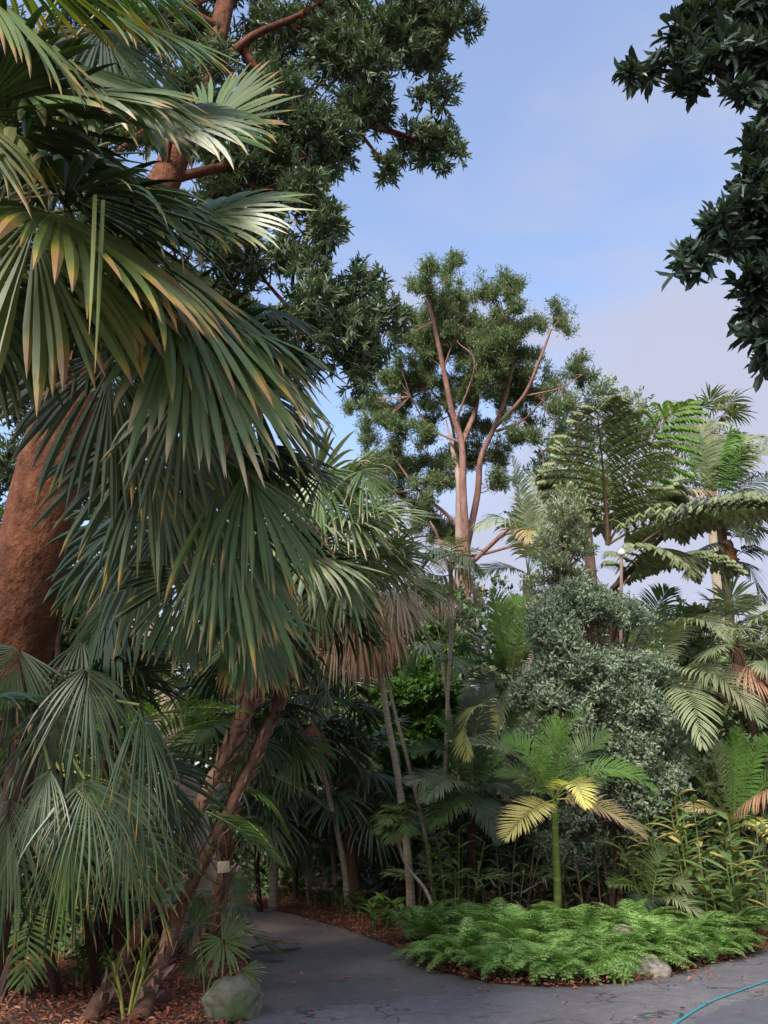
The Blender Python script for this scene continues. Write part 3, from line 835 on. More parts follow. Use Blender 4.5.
for h, t, sp in [((320, 470, 8.6), (318, 540, 8.4), 190), ((362, 470, 8.8), (385, 520, 8.7), 170), ((318, 590, 8.5), (330, 655, 8.4), 150), ((298, 500, 8.9), (268, 570, 8.7), 170), ((345, 508, 8.9), (392, 555, 8.7), 190), ((335, 560, 8.8), (352, 640, 8.6), 170), ((300, 488, 9), (345, 470, 9), 180), ((365, 520, 9.2), (410, 500, 9.3), 170), ((282, 555, 8.7), (300, 640, 8.6), 150)]:
    manual_fan(root, org, pts[-1], P(*h), P(*t), sp, SIL, 1.1, A(.2, -.8, .7), nseg=20, K=7, split=.36, sub=False)

# --- palm 6: trunk with the cream tag
pts = [GR(196, 978), P(212, 930, 9.0), P(222, 880, 9.1), P(230, 820, 9.2), P(240, 760, 9.5), P(246, 710, 9.7)]
root, org, _ = newpalm('fan_palm', 'slim reddish palm trunk carrying a cream tag beside the path', 'palm tree', pts, [.08, .07, .062, .06, .06, .06], M['fibre'], boots=90, group='shaggy fan palms on the left of the path', rough=.08, n=40, bootL=.25)
place_var(root, org, pts[-1], dvd, 12, smin=.7, smax=.9); place_var(root, org, pts[-1], dv, 5, smin=.6, smax=.8)
for a, b, c in [((222, 815, 9), (245, 805, 8.7), (285, 866, 8.5)), ((222, 815, 9), (190, 790, 9), (130, 850, 8.9)), ((228, 800, 9), (260, 770, 8.9), (288, 830, 8.8))]:
    mf(root, org, P(*a), P(*b), P(*c), [M['fea_bright' if a[0] + c[0] > 400 else 'fea_green'], M['stalk_y']], .36, n=34, wid=.035, v=-.1, droop=.5, ang=(60, 25))
# tag
import bmesh
def boxobj(name, cen, size, mat, rot=(0, 0, 0), parent=None, bev=.003):
    bm = bmesh.new(); bmesh.ops.create_cube(bm, size=1)
    for v in bm.verts: v.co = Vector((v.co.x * size[0], v.co.y * size[1], v.co.z * size[2]))
    bmesh.ops.bevel(bm, geom=bm.edges[:], offset=bev, segments=2, affect='EDGES', profile=.5)
    me = bpy.data.meshes.new(name); bm.to_mesh(me); bm.free(); me.materials.append(mat)
    o = bpy.data.objects.new(name, me); o.location = tuple(cen); o.rotation_euler = rot; col.objects.link(o)
    if parent: o.parent = parent
    return o
cm, t_, N_, L_ = nt('cream_card'); o_ = N_.new('ShaderNodeOutputMaterial'); p_ = N_.new('ShaderNodeBsdfPrincipled'); L_.new(p_.outputs[0], o_.inputs[0])
tc_ = N_.new('ShaderNodeTexCoord'); L_.new(ramp(t_, noise(t_, 30, 3, tc_.outputs['Object']), [(.3, (.5, .42, .3)), (.7, (.66, .58, .44))]), p_.inputs['Base Color']); p_.inputs['Roughness'].default_value = .6
pp = P(223.5, 867, 8.78)
tag(boxobj('plant_tag', pp, (.135, .008, .12), cm, (.05, -.08, .1)), 'blank looking cream plant tag fixed to the slim reddish palm trunk', 'tag')
# small white label on a spike by the far path
wl = thing('plant_marker', GR(250, 906), 'tiny white plant marker on a spike beside the far end of the path', 'plant marker')
boxobj('spike', (0, 0, .15), (.02, .012, .3), M['bark_dark'], parent=wl); boxobj('plate', (0, -.02, .33), (.13, .01, .08), cm, (-.6, 0, .3), parent=wl)
# bench-like timber slat
# --- small fan plants near boulder
def star_fan(label, base, hubs, mats, name='fan_palm_seedling', cat='palm seedling'):
    root = thing(name, base, label, cat)
    for h, t, sp in hubs:
        manual_fan(root, base, base, h, t, sp, mats, .5, A(.05, -1, .35), nseg=26, K=5, split=.35, pr=.007, sub=False, cup=.05)
b = GR(205, 1002)
star_fan('young fan palm with star shaped leaves behind the mossy boulder', b, [(P(222, 940, 8.3), P(242, 972, 8.1), 300), (P(195, 925, 8.6), P(180, 900, 8.5), 280), (P(240, 970, 8.2), P(262, 985, 8), 120), (P(200, 960, 8.5), P(178, 975, 8.4), 220)], SIL)
b = GR(222, 960)
star_fan('small fan palm with one pale leaf hanging at the path bend', b, [(P(228, 872, 9.6), P(243, 925, 9.4), 100), (P(236, 880, 9.7), P(252, 905, 9.6), 120), (P(215, 890, 9.8), P(205, 925, 9.7), 160)], SIL)

# --- feather palms behind the left palms
fg = feather_variants('left_feather', 2.1, [M['fea_green'], M['stalk']], [75, 60, 45, 30, 15, 0], .55, n=36, wid=.035, droop=.5, v=.15)
for i, (px, py, d, lab) in enumerate([(110, 790, 8.6, 'arching green feather palm behind the leaning shaggy trunks'), (30, 870, 7.4, 'small feather palm in deep shade at the lower left edge'), (190, 760, 11.5, 'feather palm behind the slim reddish trunk with the tag'), (150, 900, 10.5, 'low feather palm on the mulch between the leaning trunks'), (60, 620, 11.5, 'tall feather palm behind the big red tree trunk')]):
    c = P(px, py, d); b = A(c[0], c[1], 0)
    b = b + A(0, 1.2, 0); root, org, _ = newpalm('feather_palm', lab, 'palm tree', [b, b * .5 + c * .5, c], [.06, .05, .045], M['fibre_d'], group='feather palms under the left canopy')
    place_var(root, org, c, fg, 15 if i != 1 else 11, smin=.8, smax=1.1)
c = P(60, 770, 7.2); b = A(c[0] - .1, c[1] + 2.2, 0)
root, org, _ = newpalm('feather_palm', 'feather palm with bright horizontal fronds showing between leaning trunks', 'palm tree', [b, (b + c) / 2, c], [.05, .045, .04], M['fibre_d'], group='feather palms under the left canopy')
for a_, b_, col_ in [((150, 690), (245, 712), 'fea_bright'), ((150, 730), (235, 775), 'fea_green'), ((130, 660), (200, 640), 'fea_green'), ((140, 780), (215, 850), 'fea_green'), ((110, 690), (170, 640), 'fea_green'), ((20, 700), (-10, 690), 'fea_dark'), ((130, 850), (170, 930), 'fea_dark')]:
    mf(root, org, c, P(*a_, 7.2), P(*b_, 7.1), [M[col_], M['stalk_y']], .5, n=44, wid=.03, v=.15, droop=.5)

# ------------------------------------------------------------------ the big red-barked tree (upper canopy)
root = thing('canopy_tree', P(-45, 860, 8.6) * A(1, 1, 0), 'huge red barked tree whose dark leafy canopy fills the upper left', 'tree')
org = np.array(root.location[:])
g = Geo()
tr = [org, P(0, 700, 8.2), P(33, 560, 8.2), P(62, 430, 8.4), P(110, 290, 8.9), P(165, 180, 9.6), P(205, 80, 10.4), P(228, -10, 11.2), P(245, -120, 12)]
tube(g, tr, [.55, .42, .38, .34, .26, .19, .15, .12, .08], sides=20, n=70, rough=.012, flare=.3)
limbs = [[P(205, 80, 10.4), P(250, 38, 10.6), P(300, 15, 10.8), P(345, -15, 11)], [P(222, 30, 10.8), P(190, 10, 10.5), P(150, -30, 10)], [P(240, 45, 10.6), P(262, 80, 10.7), P(280, 112, 10.8)], [P(165, 180, 9.6), P(230, 165, 10), P(290, 150, 10.5), P(350, 120, 11)], [P(110, 290, 8.9), P(200, 330, 9.6), P(300, 320, 10.4)], [P(345, -15, 11), P(400, 0, 11.4), P(440, 40, 11.6)]]
for l in limbs: tube(g, l, np.linspace(.07, .025, len(l)), sides=8, n=16)
blobs = [(P(x, y, d), r * d / F_PX) for x, y, r, d in [
    (300, 35, 60, 11), (360, 25, 55, 11.5), (415, 10, 45, 11.5), (462, 8, 26, 11.5), (400, 60, 42, 11.5), (440, 45, 30, 11.5), (432, 118, 30, 11.5), (415, 140, 26, 11.3), (440, 150, 22, 11.3), (390, 170, 16, 11), (350, 95, 50, 11), (300, 110, 55, 10.5), (255, 60, 45, 11.5), (320, 140, 34, 10.5),
    (285, 180, 48, 10), (305, 235, 42, 10), (318, 290, 44, 9.8), (355, 285, 34, 10), (375, 320, 30, 10), (340, 340, 42, 9.8), (372, 350, 25, 9.8), (300, 340, 45, 9.8), (250, 190, 55, 10.5), (250, 260, 50, 10.5), (230, 130, 50, 11), (200, 200, 45, 11), (355, 375, 24, 9.8),
    (185, 95, 30, 9.2), (215, 60, 26, 9.8), (180, 40, 50, 12), (100, 20, 60, 12.5), (30, 40, 60, 12.5), (130, 110, 55, 12), (60, 130, 60, 12), (10, 210, 60, 12), (100, 230, 55, 11.5), (180, 290, 50, 11), (90, 330, 50, 11), (20, 330, 60, 11), (240, 0, 50, 12), (250, 330, 40, 10.5), (10, 480, 50, 11), (130, 430, 55, 11), (215, 410, 50, 10.8)]]
twigs(g, limbs[0] + limbs[2] + limbs[3] + limbs[4] + limbs[5] + tr[4:], blobs, .035, per=5)
g.obj('trunk', M['bark_red'], root, origin=org)
g = Geo()
blobs = subblobs(blobs, 6, .5, .75); blobleaves(g, blobs, 20000, 11, .125, .028, spread=1.0, out=.5, up=.1, gap=-.33, gs=2.6, shell=.5, squash=.95, alen=.3)
g.obj('crown', M['podo'], root, origin=org)

# second leaning trunk behind
root = thing('leaning_tree', P(207, 945, 10.4) * A(1, 1, 0), 'pale orange leaning tree trunk glimpsed behind the shaggy palms', 'tree'); org = np.array(root.location[:])
g = Geo(); tube(g, [org, P(205, 880, 10.4), P(178, 760, 10.6), P(140, 610, 11), P(110, 480, 11.5), P(80, 330, 12.4)], [.24, .2, .2, .2, .19, .15], sides=14, n=40, rough=.015); g.obj('trunk', M['bark_pale'], root, origin=org)
g = Geo(); bl = [(P(x, y, 12.6), r * 12.6 / F_PX) for x, y, r in [(60, 300, 70), (120, 360, 50), (10, 400, 60), (170, 380, 50), (100, 480, 45), (30, 540, 50), (200, 500, 50), (160, 560, 40)]]
blobleaves(g, bl, 1700, 9, .17, .045, gap=-.2); g.obj('crown', M['podo'], root, origin=org)

# ------------------------------------------------------------------ overhanging branch tree, top right
root = thing('overhanging_tree', (6.2, 5.4, 0), 'dark broad leaved tree overhanging from the top right corner', 'tree'); org = A(6.2, 5.4, 0)
g = Geo()
tr = [org, A(6.1, 5.4, 3), A(5.9, 5.5, 6), A(5.6, 5.6, 9)]
tube(g, tr, [.3, .26, .2, .12], sides=12, n=24)
bl = [(P(x, y, d), r * d / F_PX) for x, y, r, d in [(750, 15, 42, 6.6), (705, 28, 30, 6.6), (672, 45, 24, 6.5), (645, 68, 17, 6.5), (628, 78, 12, 6.5), (690, 60, 24, 6.4), (688, 88, 10, 6.4), (725, 60, 26, 6.4), (760, 55, 26, 6.3), (740, 95, 16, 6.3), (765, 110, 22, 6.2),
    (768, 160, 26, 6.2), (755, 190, 28, 6.1), (735, 210, 24, 6), (712, 232, 20, 5.9), (700, 250, 14, 5.8), (688, 265, 12, 5.7), (765, 225, 34, 6), (730, 245, 14, 5.9), (768, 285, 30, 6), (752, 305, 18, 6), (765, 335, 22, 5.9), (768, 362, 14, 5.9), (800, 60, 60, 6.6), (800, 200, 50, 6.4), (800, 300, 45, 6.2)]]
L1 = [A(5.6, 5.5, 8.8), P(810, 10, 6.8), P(740, 30, 6.6), P(690, 50, 6.5), P(640, 74, 6.5)]
L2 = [A(5.8, 5.5, 7), P(830, 130, 6.5), P(775, 190, 6.2), P(730, 225, 6), P(690, 262, 5.8)]
L3 = [P(830, 130, 6.5), P(800, 260, 6.2), P(770, 320, 6), P(762, 360, 5.9)]
for l, r_ in ((L1, .1), (L2, .1), (L3, .06)): tube(g, l, np.linspace(r_, .012, len(l)), sides=8, n=20)
bl = subblobs(bl, 3, .6, .65); twigs(g, L1[1:] + L2[1:] + L3[1:], bl, .01, per=3)
g.obj('trunk', M['bark_dark'], root, origin=org)
g = Geo(); blobleaves(g, bl, 1250, 8, .15, .058, spread=1.1, out=.6, up=-.1, gap=-.3, shell=.6, squash=1, alen=.3)
g.obj('crown', M['overhang'], root, origin=org)

# ------------------------------------------------------------------ central tall tree
D0 = 34
PP = lambda x, y, dd=0: P(x, y, D0 + dd)
Z5 = lambda x, y, dd=0: P(340 + x * .3906, 240 + y * .3906, D0 + dd)
b = P(462, 700, D0) * A(1, 1, 0)
root = thing('tall_tree', b, 'tall spreading tree with pinkish red limbs standing against the sky in the centre', 'tree'); org = b
g = Geo()
tube(g, [b, P(461, 660, D0), P(461, 600, D0), P(460, 545, D0), P(460, 505, D0), P(459, 480, D0), P(452, 448, D0 + .6), P(446, 420, D0 + 1)], [.36, .27, .24, .22, .2, .15, .08, .03], sides=14, n=40, rough=.01, m=1)
lim = [([PP(466, 640, -.6), Z5(325, 819, -.6), Z5(315, 650, -.5), Z5(312, 520), Z5(290, 450), Z5(265, 330), Z5(240, 210), Z5(220, 130)], .24),
       ([Z5(312, 520), Z5(345, 440, 1), Z5(352, 380, 1), Z5(350, 300, 1), Z5(320, 200, 1)], .17),
       ([PP(464, 560), Z5(352, 650, .5), Z5(360, 560, .5), Z5(395, 480, .5), Z5(425, 400, 0), Z5(440, 300), Z5(430, 230)], .2),
       ([Z5(395, 480, .5), Z5(470, 400, -.5), Z5(510, 310, -1), Z5(540, 230, -1)], .14),
       ([Z5(400, 490, .5), Z5(470, 460), Z5(520, 410)], .1), ([PP(464, 570), Z5(430, 740, -1), Z5(480, 700, -1), Z5(520, 640, -1), Z5(520, 540)], .14),
       ([PP(460, 545), Z5(330, 810, 1), Z5(450, 780, 1), Z5(540, 740, 1)], .12),
       ([PP(460, 530), Z5(270, 700), Z5(200, 640), Z5(140, 560)], .12), ([Z5(312, 520), Z5(230, 480, 1), Z5(180, 400, 1)], .08),
       ([Z5(295, 470), Z5(345, 320, -1), Z5(300, 260, -1)], .07), ([Z5(265, 330), Z5(290, 260), Z5(310, 220)], .05), ([PP(459, 490), Z5(300, 560, 2), Z5(280, 450, 2), Z5(230, 380, 2)], .12), ([Z5(350, 400, 1), Z5(400, 330, 1.5), Z5(380, 250, 1.5)], .07), ([Z5(470, 400, -.5), Z5(560, 380, -1), Z5(620, 345, -1)], .05),
       ([PP(460, 600), Z5(250, 760, -1), Z5(230, 720, -1)], .1)]
fr = []
for l, r_ in lim:
    tube(g, l, np.linspace(r_ * .82, r_ * .32, len(l)), sides=8, n=24); fr += l[1:]
bl = [(Z5(x, y, rng.uniform(-.9, 3.2)), r * .3906 * D0 / F_PX) for x, y, r in [(230, 110, 42), (200, 120, 24), (300, 80, 38), (340, 150, 46), (300, 130, 34), (430, 118, 32), (415, 150, 28), (545, 188, 42), (575, 225, 22), (510, 215, 18), (420, 215, 52), (455, 225, 28), (320, 225, 58), (380, 270, 62), (480, 320, 50), (250, 330, 62), (190, 270, 52), (150, 250, 30), (170, 350, 55), (130, 420, 48), (100, 490, 48), (70, 520, 28), (150, 560, 62), (100, 590, 36), (225, 570, 52), (250, 450, 60), (380, 350, 62), (450, 380, 58), (540, 385, 36), (530, 350, 30), (620, 338, 36), (590, 350, 22), (500, 440, 50), (470, 505, 50), (390, 560, 50), (420, 610, 40), (240, 640, 42), (215, 715, 40), (265, 760, 40), (130, 640, 28), (565, 430, 26), (340, 500, 42), (320, 400, 40), (200, 480, 50), (300, 560, 45), (540, 500, 34), (260, 250, 40), (260, 180, 35), (560, 540, 25)]]
bl = [(c_, r_ * 1.12) for c_, r_ in bl]
for _ in range(45):      # loose foliage that ties the clumps together
    t_a = random.uniform(0, 6.28); rr_ = random.random() ** .6
    x_, y_ = 285 + math.cos(t_a) * rr_ * 225, 410 + math.sin(t_a) * rr_ * 290
    if x_ > 430 and y_ < 330 or x_ < 170 and y_ < 230: continue
    bl.append((Z5(x_, y_, random.uniform(.5, 4.5)), random.uniform(28, 50) * .3906 * D0 / F_PX))
bl = subblobs(bl, 8, .36, .95)
twigs(g, fr, bl[::3], .022, per=2)
g.obj('trunk', [M['bark_gum'], M['bark_pale']], root, origin=org)
g = Geo(); blobleaves(g, bl, 62000, 7, .16, .04, simple=True, spread=.9, out=.3, up=.5, gap=-.2, gs=1.6, absn=True, shell=.7, squash=.6, alen=1.2)
g.obj('crown', M['gum'], root, origin=org)
# small fork tree behind right: airy
b = P(600, 690, 38) * A(1, 1, 0)
root = thing('airy_tree', b, 'airy pale tree with thin twigs behind the upright fishtail frond', 'tree'); org = b
g = Geo(); tube(g, [b, P(590, 560, 38), P(580, 460, 38), P(575, 400, 38)], [.35, .25, .15, .06], n=20, m=0)
bl = [(P(x, y, 38 + rng.uniform(-1, 1)), r * 38 / F_PX) for x, y, r in [(600, 395, 20), (570, 410, 20), (630, 405, 18), (585, 440, 24), (555, 450, 18), (620, 430, 20), (650, 430, 18), (560, 490, 24), (540, 470, 16), (600, 480, 24), (660, 470, 22), (530, 520, 24)]]
twigs(g, [P(590, 560, 38), P(580, 460, 38), P(585, 430, 38)], bl, .05, per=7); g.obj('trunk', M['bark_gum'], root, origin=org)
g = Geo(); blobleaves(g, bl, 3400, 6, .3, .09, simple=True, gap=.0, gs=3.5, squash=.8, spread=1, alen=.5); g.obj('crown', M['greygreen'], root, origin=org)

# ------------------------------------------------------------------ shrubs and small trees
def bush(name, label, cat, blobs, nspr, per, L, W, mat, base=None, stems=5, bark='bark_dark', simple=True, group=None, tr=.06, **kw):
    cen = np.mean([b[0] for b in blobs], 0)
    base = A(cen[0], cen[1], 0) if base is None else base
    root = thing(name, base, label, cat, group)
    g = Geo()
    lo = sorted(blobs, key=lambda b: b[0][2])
    for k in range(stems):
        b = random.choice(blobs)[0]
        s = base + A(random.uniform(-.2, .2), random.uniform(-.2, .2), 0)
        tube(g, [s + A(0, .35, 0), (s * .55 + b * .45) + rand_dirs(1)[0] * .1 + A(0, .6, 0), b + A(0, .2, 0)], [tr * .8, tr * .6, tr * .3], sides=6, n=12)
    twigs(g, [cen * .5 + base * .5, cen], blobs, tr * .4, per=4)
    g.obj('stem', M[bark], root, origin=base)
    g = Geo(); blobleaves(g, blobs, nspr, per, L, W, simple=simple, **kw); g.obj('foliage', M[mat], root, origin=base)
    return root


def BL(lst, d, dj=.5):
    return [(P(x, y, d + rng.uniform(-dj, dj)), r * d / F_PX) for x, y, r in lst]


SH = []
for _ in range(150):
    y_ = random.uniform(590, 862)
    hw = np.interp(y_, [585, 610, 650, 700, 760, 820, 865], [14, 36, 58, 74, 84, 84, 66]); cx_ = np.interp(y_, [585, 865], [588, 604])
    u_ = random.uniform(-1, 1); SH.append((P(cx_ + u_ * hw, y_, 15.4 - .9 * math.sqrt(1 - u_ * u_) * hw / 80 + random.uniform(-.15, .5)), random.uniform(15, 24) * 15.3 / F_PX))
bush('grey_green_shrub', 'large dense grey green shrub tapering to a rounded top right of centre', 'shrub', SH,
     36000, 8, .075, .034, 'greygreen', spread=1.0, out=.5, up=.4, gap=-.5, gs=1.3, absn=True, shell=.5, alen=.7, stems=7)
bush('slender_conifer', 'pale grey green wispy tree rising above the dense rounded shrub', 'tree',
     [(P(566 + random.uniform(-1, 1) * np.interp(y_, [492, 560, 640], [5, 34, 40]), y_, 16.9 + random.uniform(-.5, .5)), random.uniform(9, 15) * 16.9 / F_PX) for y_ in np.linspace(494, 640, 60)],
     3600, 8, .1, .032, 'palegreen', spread=.9, out=.4, up=.7, gap=-.15, gs=4, shell=.5, alen=.5, bark='bark_gum', stems=3, base=P(560, 700, 16.9) * A(1, 1, 0))
bush('lobed_tree', 'bright mid green bushy tree behind the slender pale palm stems', 'tree',
     BL([(425, 628, 24), (445, 645, 20), (405, 660, 24), (430, 680, 28), (398, 700, 24), (425, 720, 26), (448, 705, 20), (400, 745, 24), (430, 765, 28), (395, 780, 22), (440, 600, 16)], 20, .8),
     6500, 8, .17, .085, 'bushgreen', spread=1.1, out=.6, up=.2, gap=-.2, shell=.4, squash=.7, simple=False)
bush('bright_bush', 'small patch of bright leafy tree behind the right hand palm fronds', 'tree',
     BL([(690, 650, 22), (700, 690, 24), (680, 710, 22), (705, 725, 20), (690, 620, 16)], 21, .6), 1200, 7, .16, .07, 'bushgreen', simple=False)

# background forest: individual dark trees
protoG = []
def forest_tree(name, label, x, y, h, w, mat, lf, dens, trunk=True, group='dark trees closing off the background'):
    base = A(x, y, 0); root = thing(name, base, label, 'tree', group)
    g = Geo(); tube(g, [base, A(x + rng.normal(0, .2), y, h * .5), A(x, y, h * .92)], [.2, .14, .05], n=12, sides=8)
    bl = []
    nb = int(9 + h)
    for k in range(nb):
        z = h * (.08 + .88 * (k + .5) / nb); rr = w * (.55 + .45 * math.sin(math.pi * min(1, .15 + z / h * .85))) * .55
        a = k * 2.4; bl.append((A(x + math.cos(a) * w * .5 * (1.05 - z / h * .6), y + math.sin(a) * w * .4, z), rr))
    twigs(g, [A(x, y, h * q) for q in (.15, .35, .55, .75)], bl, .05, per=3)
    g.obj('trunk', M['bark_dark'], root, origin=base)
    g = Geo(); blobleaves(g, bl, int(dens * 1.7), 8, lf * 1.15, lf * .5, simple=True, gap=-.3, shell=.4, spread=1.1, squash=.85, up=.1); g.obj('crown', M[mat], root, origin=base)
    return root


FT = [(-9, 25, 9.5, 3.2, 'left of the path end'), (-5.2, 27, 9, 3, 'where the path disappears'), (-1.8, 26, 8.2, 2.8, 'behind the two curved thin palm stems'), (1.6, 27, 8, 2.8, 'behind the bright lobed tree'), (5, 26, 7.6, 2.8, 'behind the upright green feather palm'), (8.4, 27, 7.8, 3, 'behind the dense grey green shrub'), (12, 26, 8, 3, 'behind the right hand fan palm'), (15.5, 27, 8.6, 3.2, 'at the right edge of the background'),
      (-3.6, 31, 10.5, 3, 'far beyond the end of the path'), (0, 32, 10.5, 3, 'far behind the curved thin palms'), (3.6, 31, 11.5, 3, 'far behind the tall central trunk'), (7, 32, 11.5, 3, 'far behind the pale weeping palm'), (10.5, 31, 10.5, 3, 'far behind the fishtail palm'), (14, 32, 9.5, 3, 'far behind the tall feathery palm'),
      (-13, 24, 11, 3.5, 'beyond the big red trunk'), (-7.5, 17.5, 7, 2.4, 'behind the left feather palms'), (-11, 16, 9, 3, 'at the left edge behind the palms'), (-5.5, 13.5, 5.2, 1.7, 'in the shade behind the leaning shaggy trunks'), (-7, 11.5, 6, 2, 'deep in shade behind the low blue silver palm')]
for i, (x, y, h, w, where) in enumerate(FT):
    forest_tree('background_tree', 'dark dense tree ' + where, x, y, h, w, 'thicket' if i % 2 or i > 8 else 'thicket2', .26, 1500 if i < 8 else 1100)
# understorey thickets
def thicket(label, px0, px1, py0, py1, d, n, mat, lf=.2, name='understorey_shrub'):
    bl = []
    for k in range(n):
        x = random.uniform(px0, px1); y = random.uniform(py0, py1)
        bl.append((P(x, y, d + random.uniform(-.7, .7)), random.uniform(22, 34) * d / F_PX))
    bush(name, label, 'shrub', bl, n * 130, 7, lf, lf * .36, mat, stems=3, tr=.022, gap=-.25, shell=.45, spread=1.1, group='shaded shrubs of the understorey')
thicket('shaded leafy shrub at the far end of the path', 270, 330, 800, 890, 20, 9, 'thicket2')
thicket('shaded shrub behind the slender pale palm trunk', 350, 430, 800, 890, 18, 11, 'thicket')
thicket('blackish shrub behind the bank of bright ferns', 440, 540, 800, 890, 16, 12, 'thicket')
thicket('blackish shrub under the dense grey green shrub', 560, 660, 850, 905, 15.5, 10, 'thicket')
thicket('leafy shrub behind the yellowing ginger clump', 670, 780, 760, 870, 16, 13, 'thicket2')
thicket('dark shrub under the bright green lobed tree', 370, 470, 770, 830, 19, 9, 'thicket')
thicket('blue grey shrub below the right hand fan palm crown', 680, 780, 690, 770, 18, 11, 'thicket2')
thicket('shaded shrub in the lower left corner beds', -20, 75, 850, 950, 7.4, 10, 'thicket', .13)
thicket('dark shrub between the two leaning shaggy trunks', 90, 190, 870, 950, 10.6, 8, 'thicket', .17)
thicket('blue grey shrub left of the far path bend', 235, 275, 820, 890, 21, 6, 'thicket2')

# ------------------------------------------------------------------ slender palms centre
E = newpalm('fan_palm', 'slender pale stemmed fan palm with a brown skirt of dead leaves', 'palm tree', [P(412, 934, 14.3) * A(1, 1, 0), P(409, 870, 14.2), P(400, 790, 14), P(386, 710, 13.8), P(377, 645, 13.6), P(368, 592, 13.4)], [.085, .075, .065, .055, .052, .07], M['palm_grey'], group='slender palms in the middle', n=40)
fvE = variants_fan('eFan', .95, GRY, [70, 50, 30, 12, -5, -25, -40], 20, 6, .36, 1.2, 190, .8)
place_var(E[0], E[1], E[2][-1], fvE, 26)
place_var(E[0], E[1], E[2][-1] - A(0, 0, .15), dv, 20, smin=.9, smax=1.3)
for h, t, sp, mt in [((385, 600, 12.9), (420, 620, 12.7), 150, SIL), ((395, 572, 13), (432, 590, 12.9), 140, [M['dead_pale'], M['stalk_d']]), ((355, 590, 12.9), (350, 640, 12.8), 150, SIL), ((372, 570, 13), (392, 610, 12.9), 150, SIL), ((352, 598, 12.4), (347, 678, 12.2), 70, DED), ((368, 612, 12.5), (384, 676, 12.3), 70, DED), ((332, 612, 12.5), (322, 676, 12.3), 70, DED), ((345, 622, 12.3), (356, 690, 12.2), 60, [M['dead_pale'], M['stalk_d']]), ((395, 585, 12.2), (425, 640, 12), 110, [M['dead_pale'], M['stalk_d']]), ((380, 590, 12.1), (410, 660, 12), 90, [M['dead_pale'], M['stalk_d']]), ((356, 600, 11.8), (368, 688, 11.7), 50, DED), ((330, 600, 12.1), (338, 680, 12), 60, DED), ((385, 605, 12.4), (402, 650, 12.2), 90, DED), ((362, 600, 11.9), (362, 682, 11.8), 90, DED), ((340, 600, 12), (334, 690, 11.9), 80, [M['dead_pale'], M['stalk_d']]), ((376, 596, 12), (394, 672, 11.9), 80, DED)]:
    manual_fan(E[0], E[1], E[2][-1], P(*h), P(*t), sp, mt, 1.1, A(.1, -.9, .5), nseg=18, K=6, split=.34, sub=False)
T2 = newpalm('thin_palm', 'thin leaning palm stem just behind the slender pale stemmed fan palm', 'palm tree', [P(436, 930, 15) * A(1, 1, 0), P(428, 850, 15), P(410, 770, 15), P(392, 700, 15), P(383, 640, 15), P(380, 600, 15)], [.045, .04, .036, .034, .032, .032], M['palm_grey'], group='slender palms in the middle')
place_var(T2[0], T2[1], T2[2][-1], fvE, 9, smin=.6, smax=.8)
Fp = newpalm('fan_palm', 'thin curved palm with a dark drooping crown beside the far path edge', 'palm tree', [GR(349, 914), P(343, 860, 15.8), P(330, 800, 15.8), P(318, 750, 15.8), P(312, 705, 15.7)], [.075, .058, .052, .05, .055], M['palm_grey'], group='slender palms in the middle')
place_var(Fp[0], Fp[1], Fp[2][-1], dvd, 18, smin=1, smax=1.4); place_var(Fp[0], Fp[1], Fp[2][-1], dv, 6, smin=.8, smax=1.1)
G2 = newpalm('fan_palm', 'short reddish stemmed fan palm behind the thin curved palm', 'palm tree', [GR(355, 909), P(352, 870, 17.2), P(350, 830, 17.2), P(348, 775, 17.2)], [.16, .15, .14, .13], M['palm_brown'], group='slender palms in the middle')
place_var(G2[0], G2[1], G2[2][-1], variants_fan('fan_mid', 1.1, [M['fan_blue'], M['stalk_d']], [60, 35, 10, -15, -35], 28, 6, .42, 1.1, 200, .9), 20, smin=.9, smax=1.2)
G3 = newpalm('fan_palm', 'grey stemmed palm at the very end of the path', 'palm tree', [GR(273, 909), P(275, 860, 17), P(277, 820, 17), P(280, 760, 17)], [.1, .09, .08, .08], M['palm_grey'], group='slender palms in the middle')
place_var(G3[0], G3[1], G3[2][-1], _cache['fan_mid'], 16)
for i, (x, y, d, lab) in enumerate([(300, 660, 21, 'fan palm crown in shade between the shaggy palms and the slender one'), (345, 745, 21, 'distant dark fan palm behind the thin curved stem'), (260, 790, 17, 'dark fan palm crown just left of the thin curved palm'), (385, 850, 20, 'low dark fan palm behind the slender pale trunk')]):
    c = P(x, y, d); q = newpalm('fan_palm', lab, 'palm tree', [c * A(1, 1, 0) + A(.1, .3, 0), c * A(1, 1, .5), c], [.06, .05, .05], M['fibre_d'], group='slender palms in the middle')
    place_var(q[0], q[1], c, _cache['fan_mid'] if i else dvd, 14, smin=.95, smax=1.35)
Hp = newpalm('thin_palm', 'very thin upright palm with a pale tuft and a hanging brown frond', 'palm tree', [P(442, 930, 16.5) * A(1, 1, 0), P(445, 780, 16.3), P(448, 690, 16.2), P(452, 620, 16), P(450, 562, 16)], [.05, .042, .04, .05, .045], M['palm_grey'], group='slender palms in the middle')
hv = feather_variants('tuft', 1.0, [M['fea_tan'], M['stalk_y']], [75, 50, 25, 0], .4, n=18, wid=.035, droop=1.2, K=3)
place_var(Hp[0], Hp[1], Hp[2][-1], hv, 9, smin=.6, smax=.9)
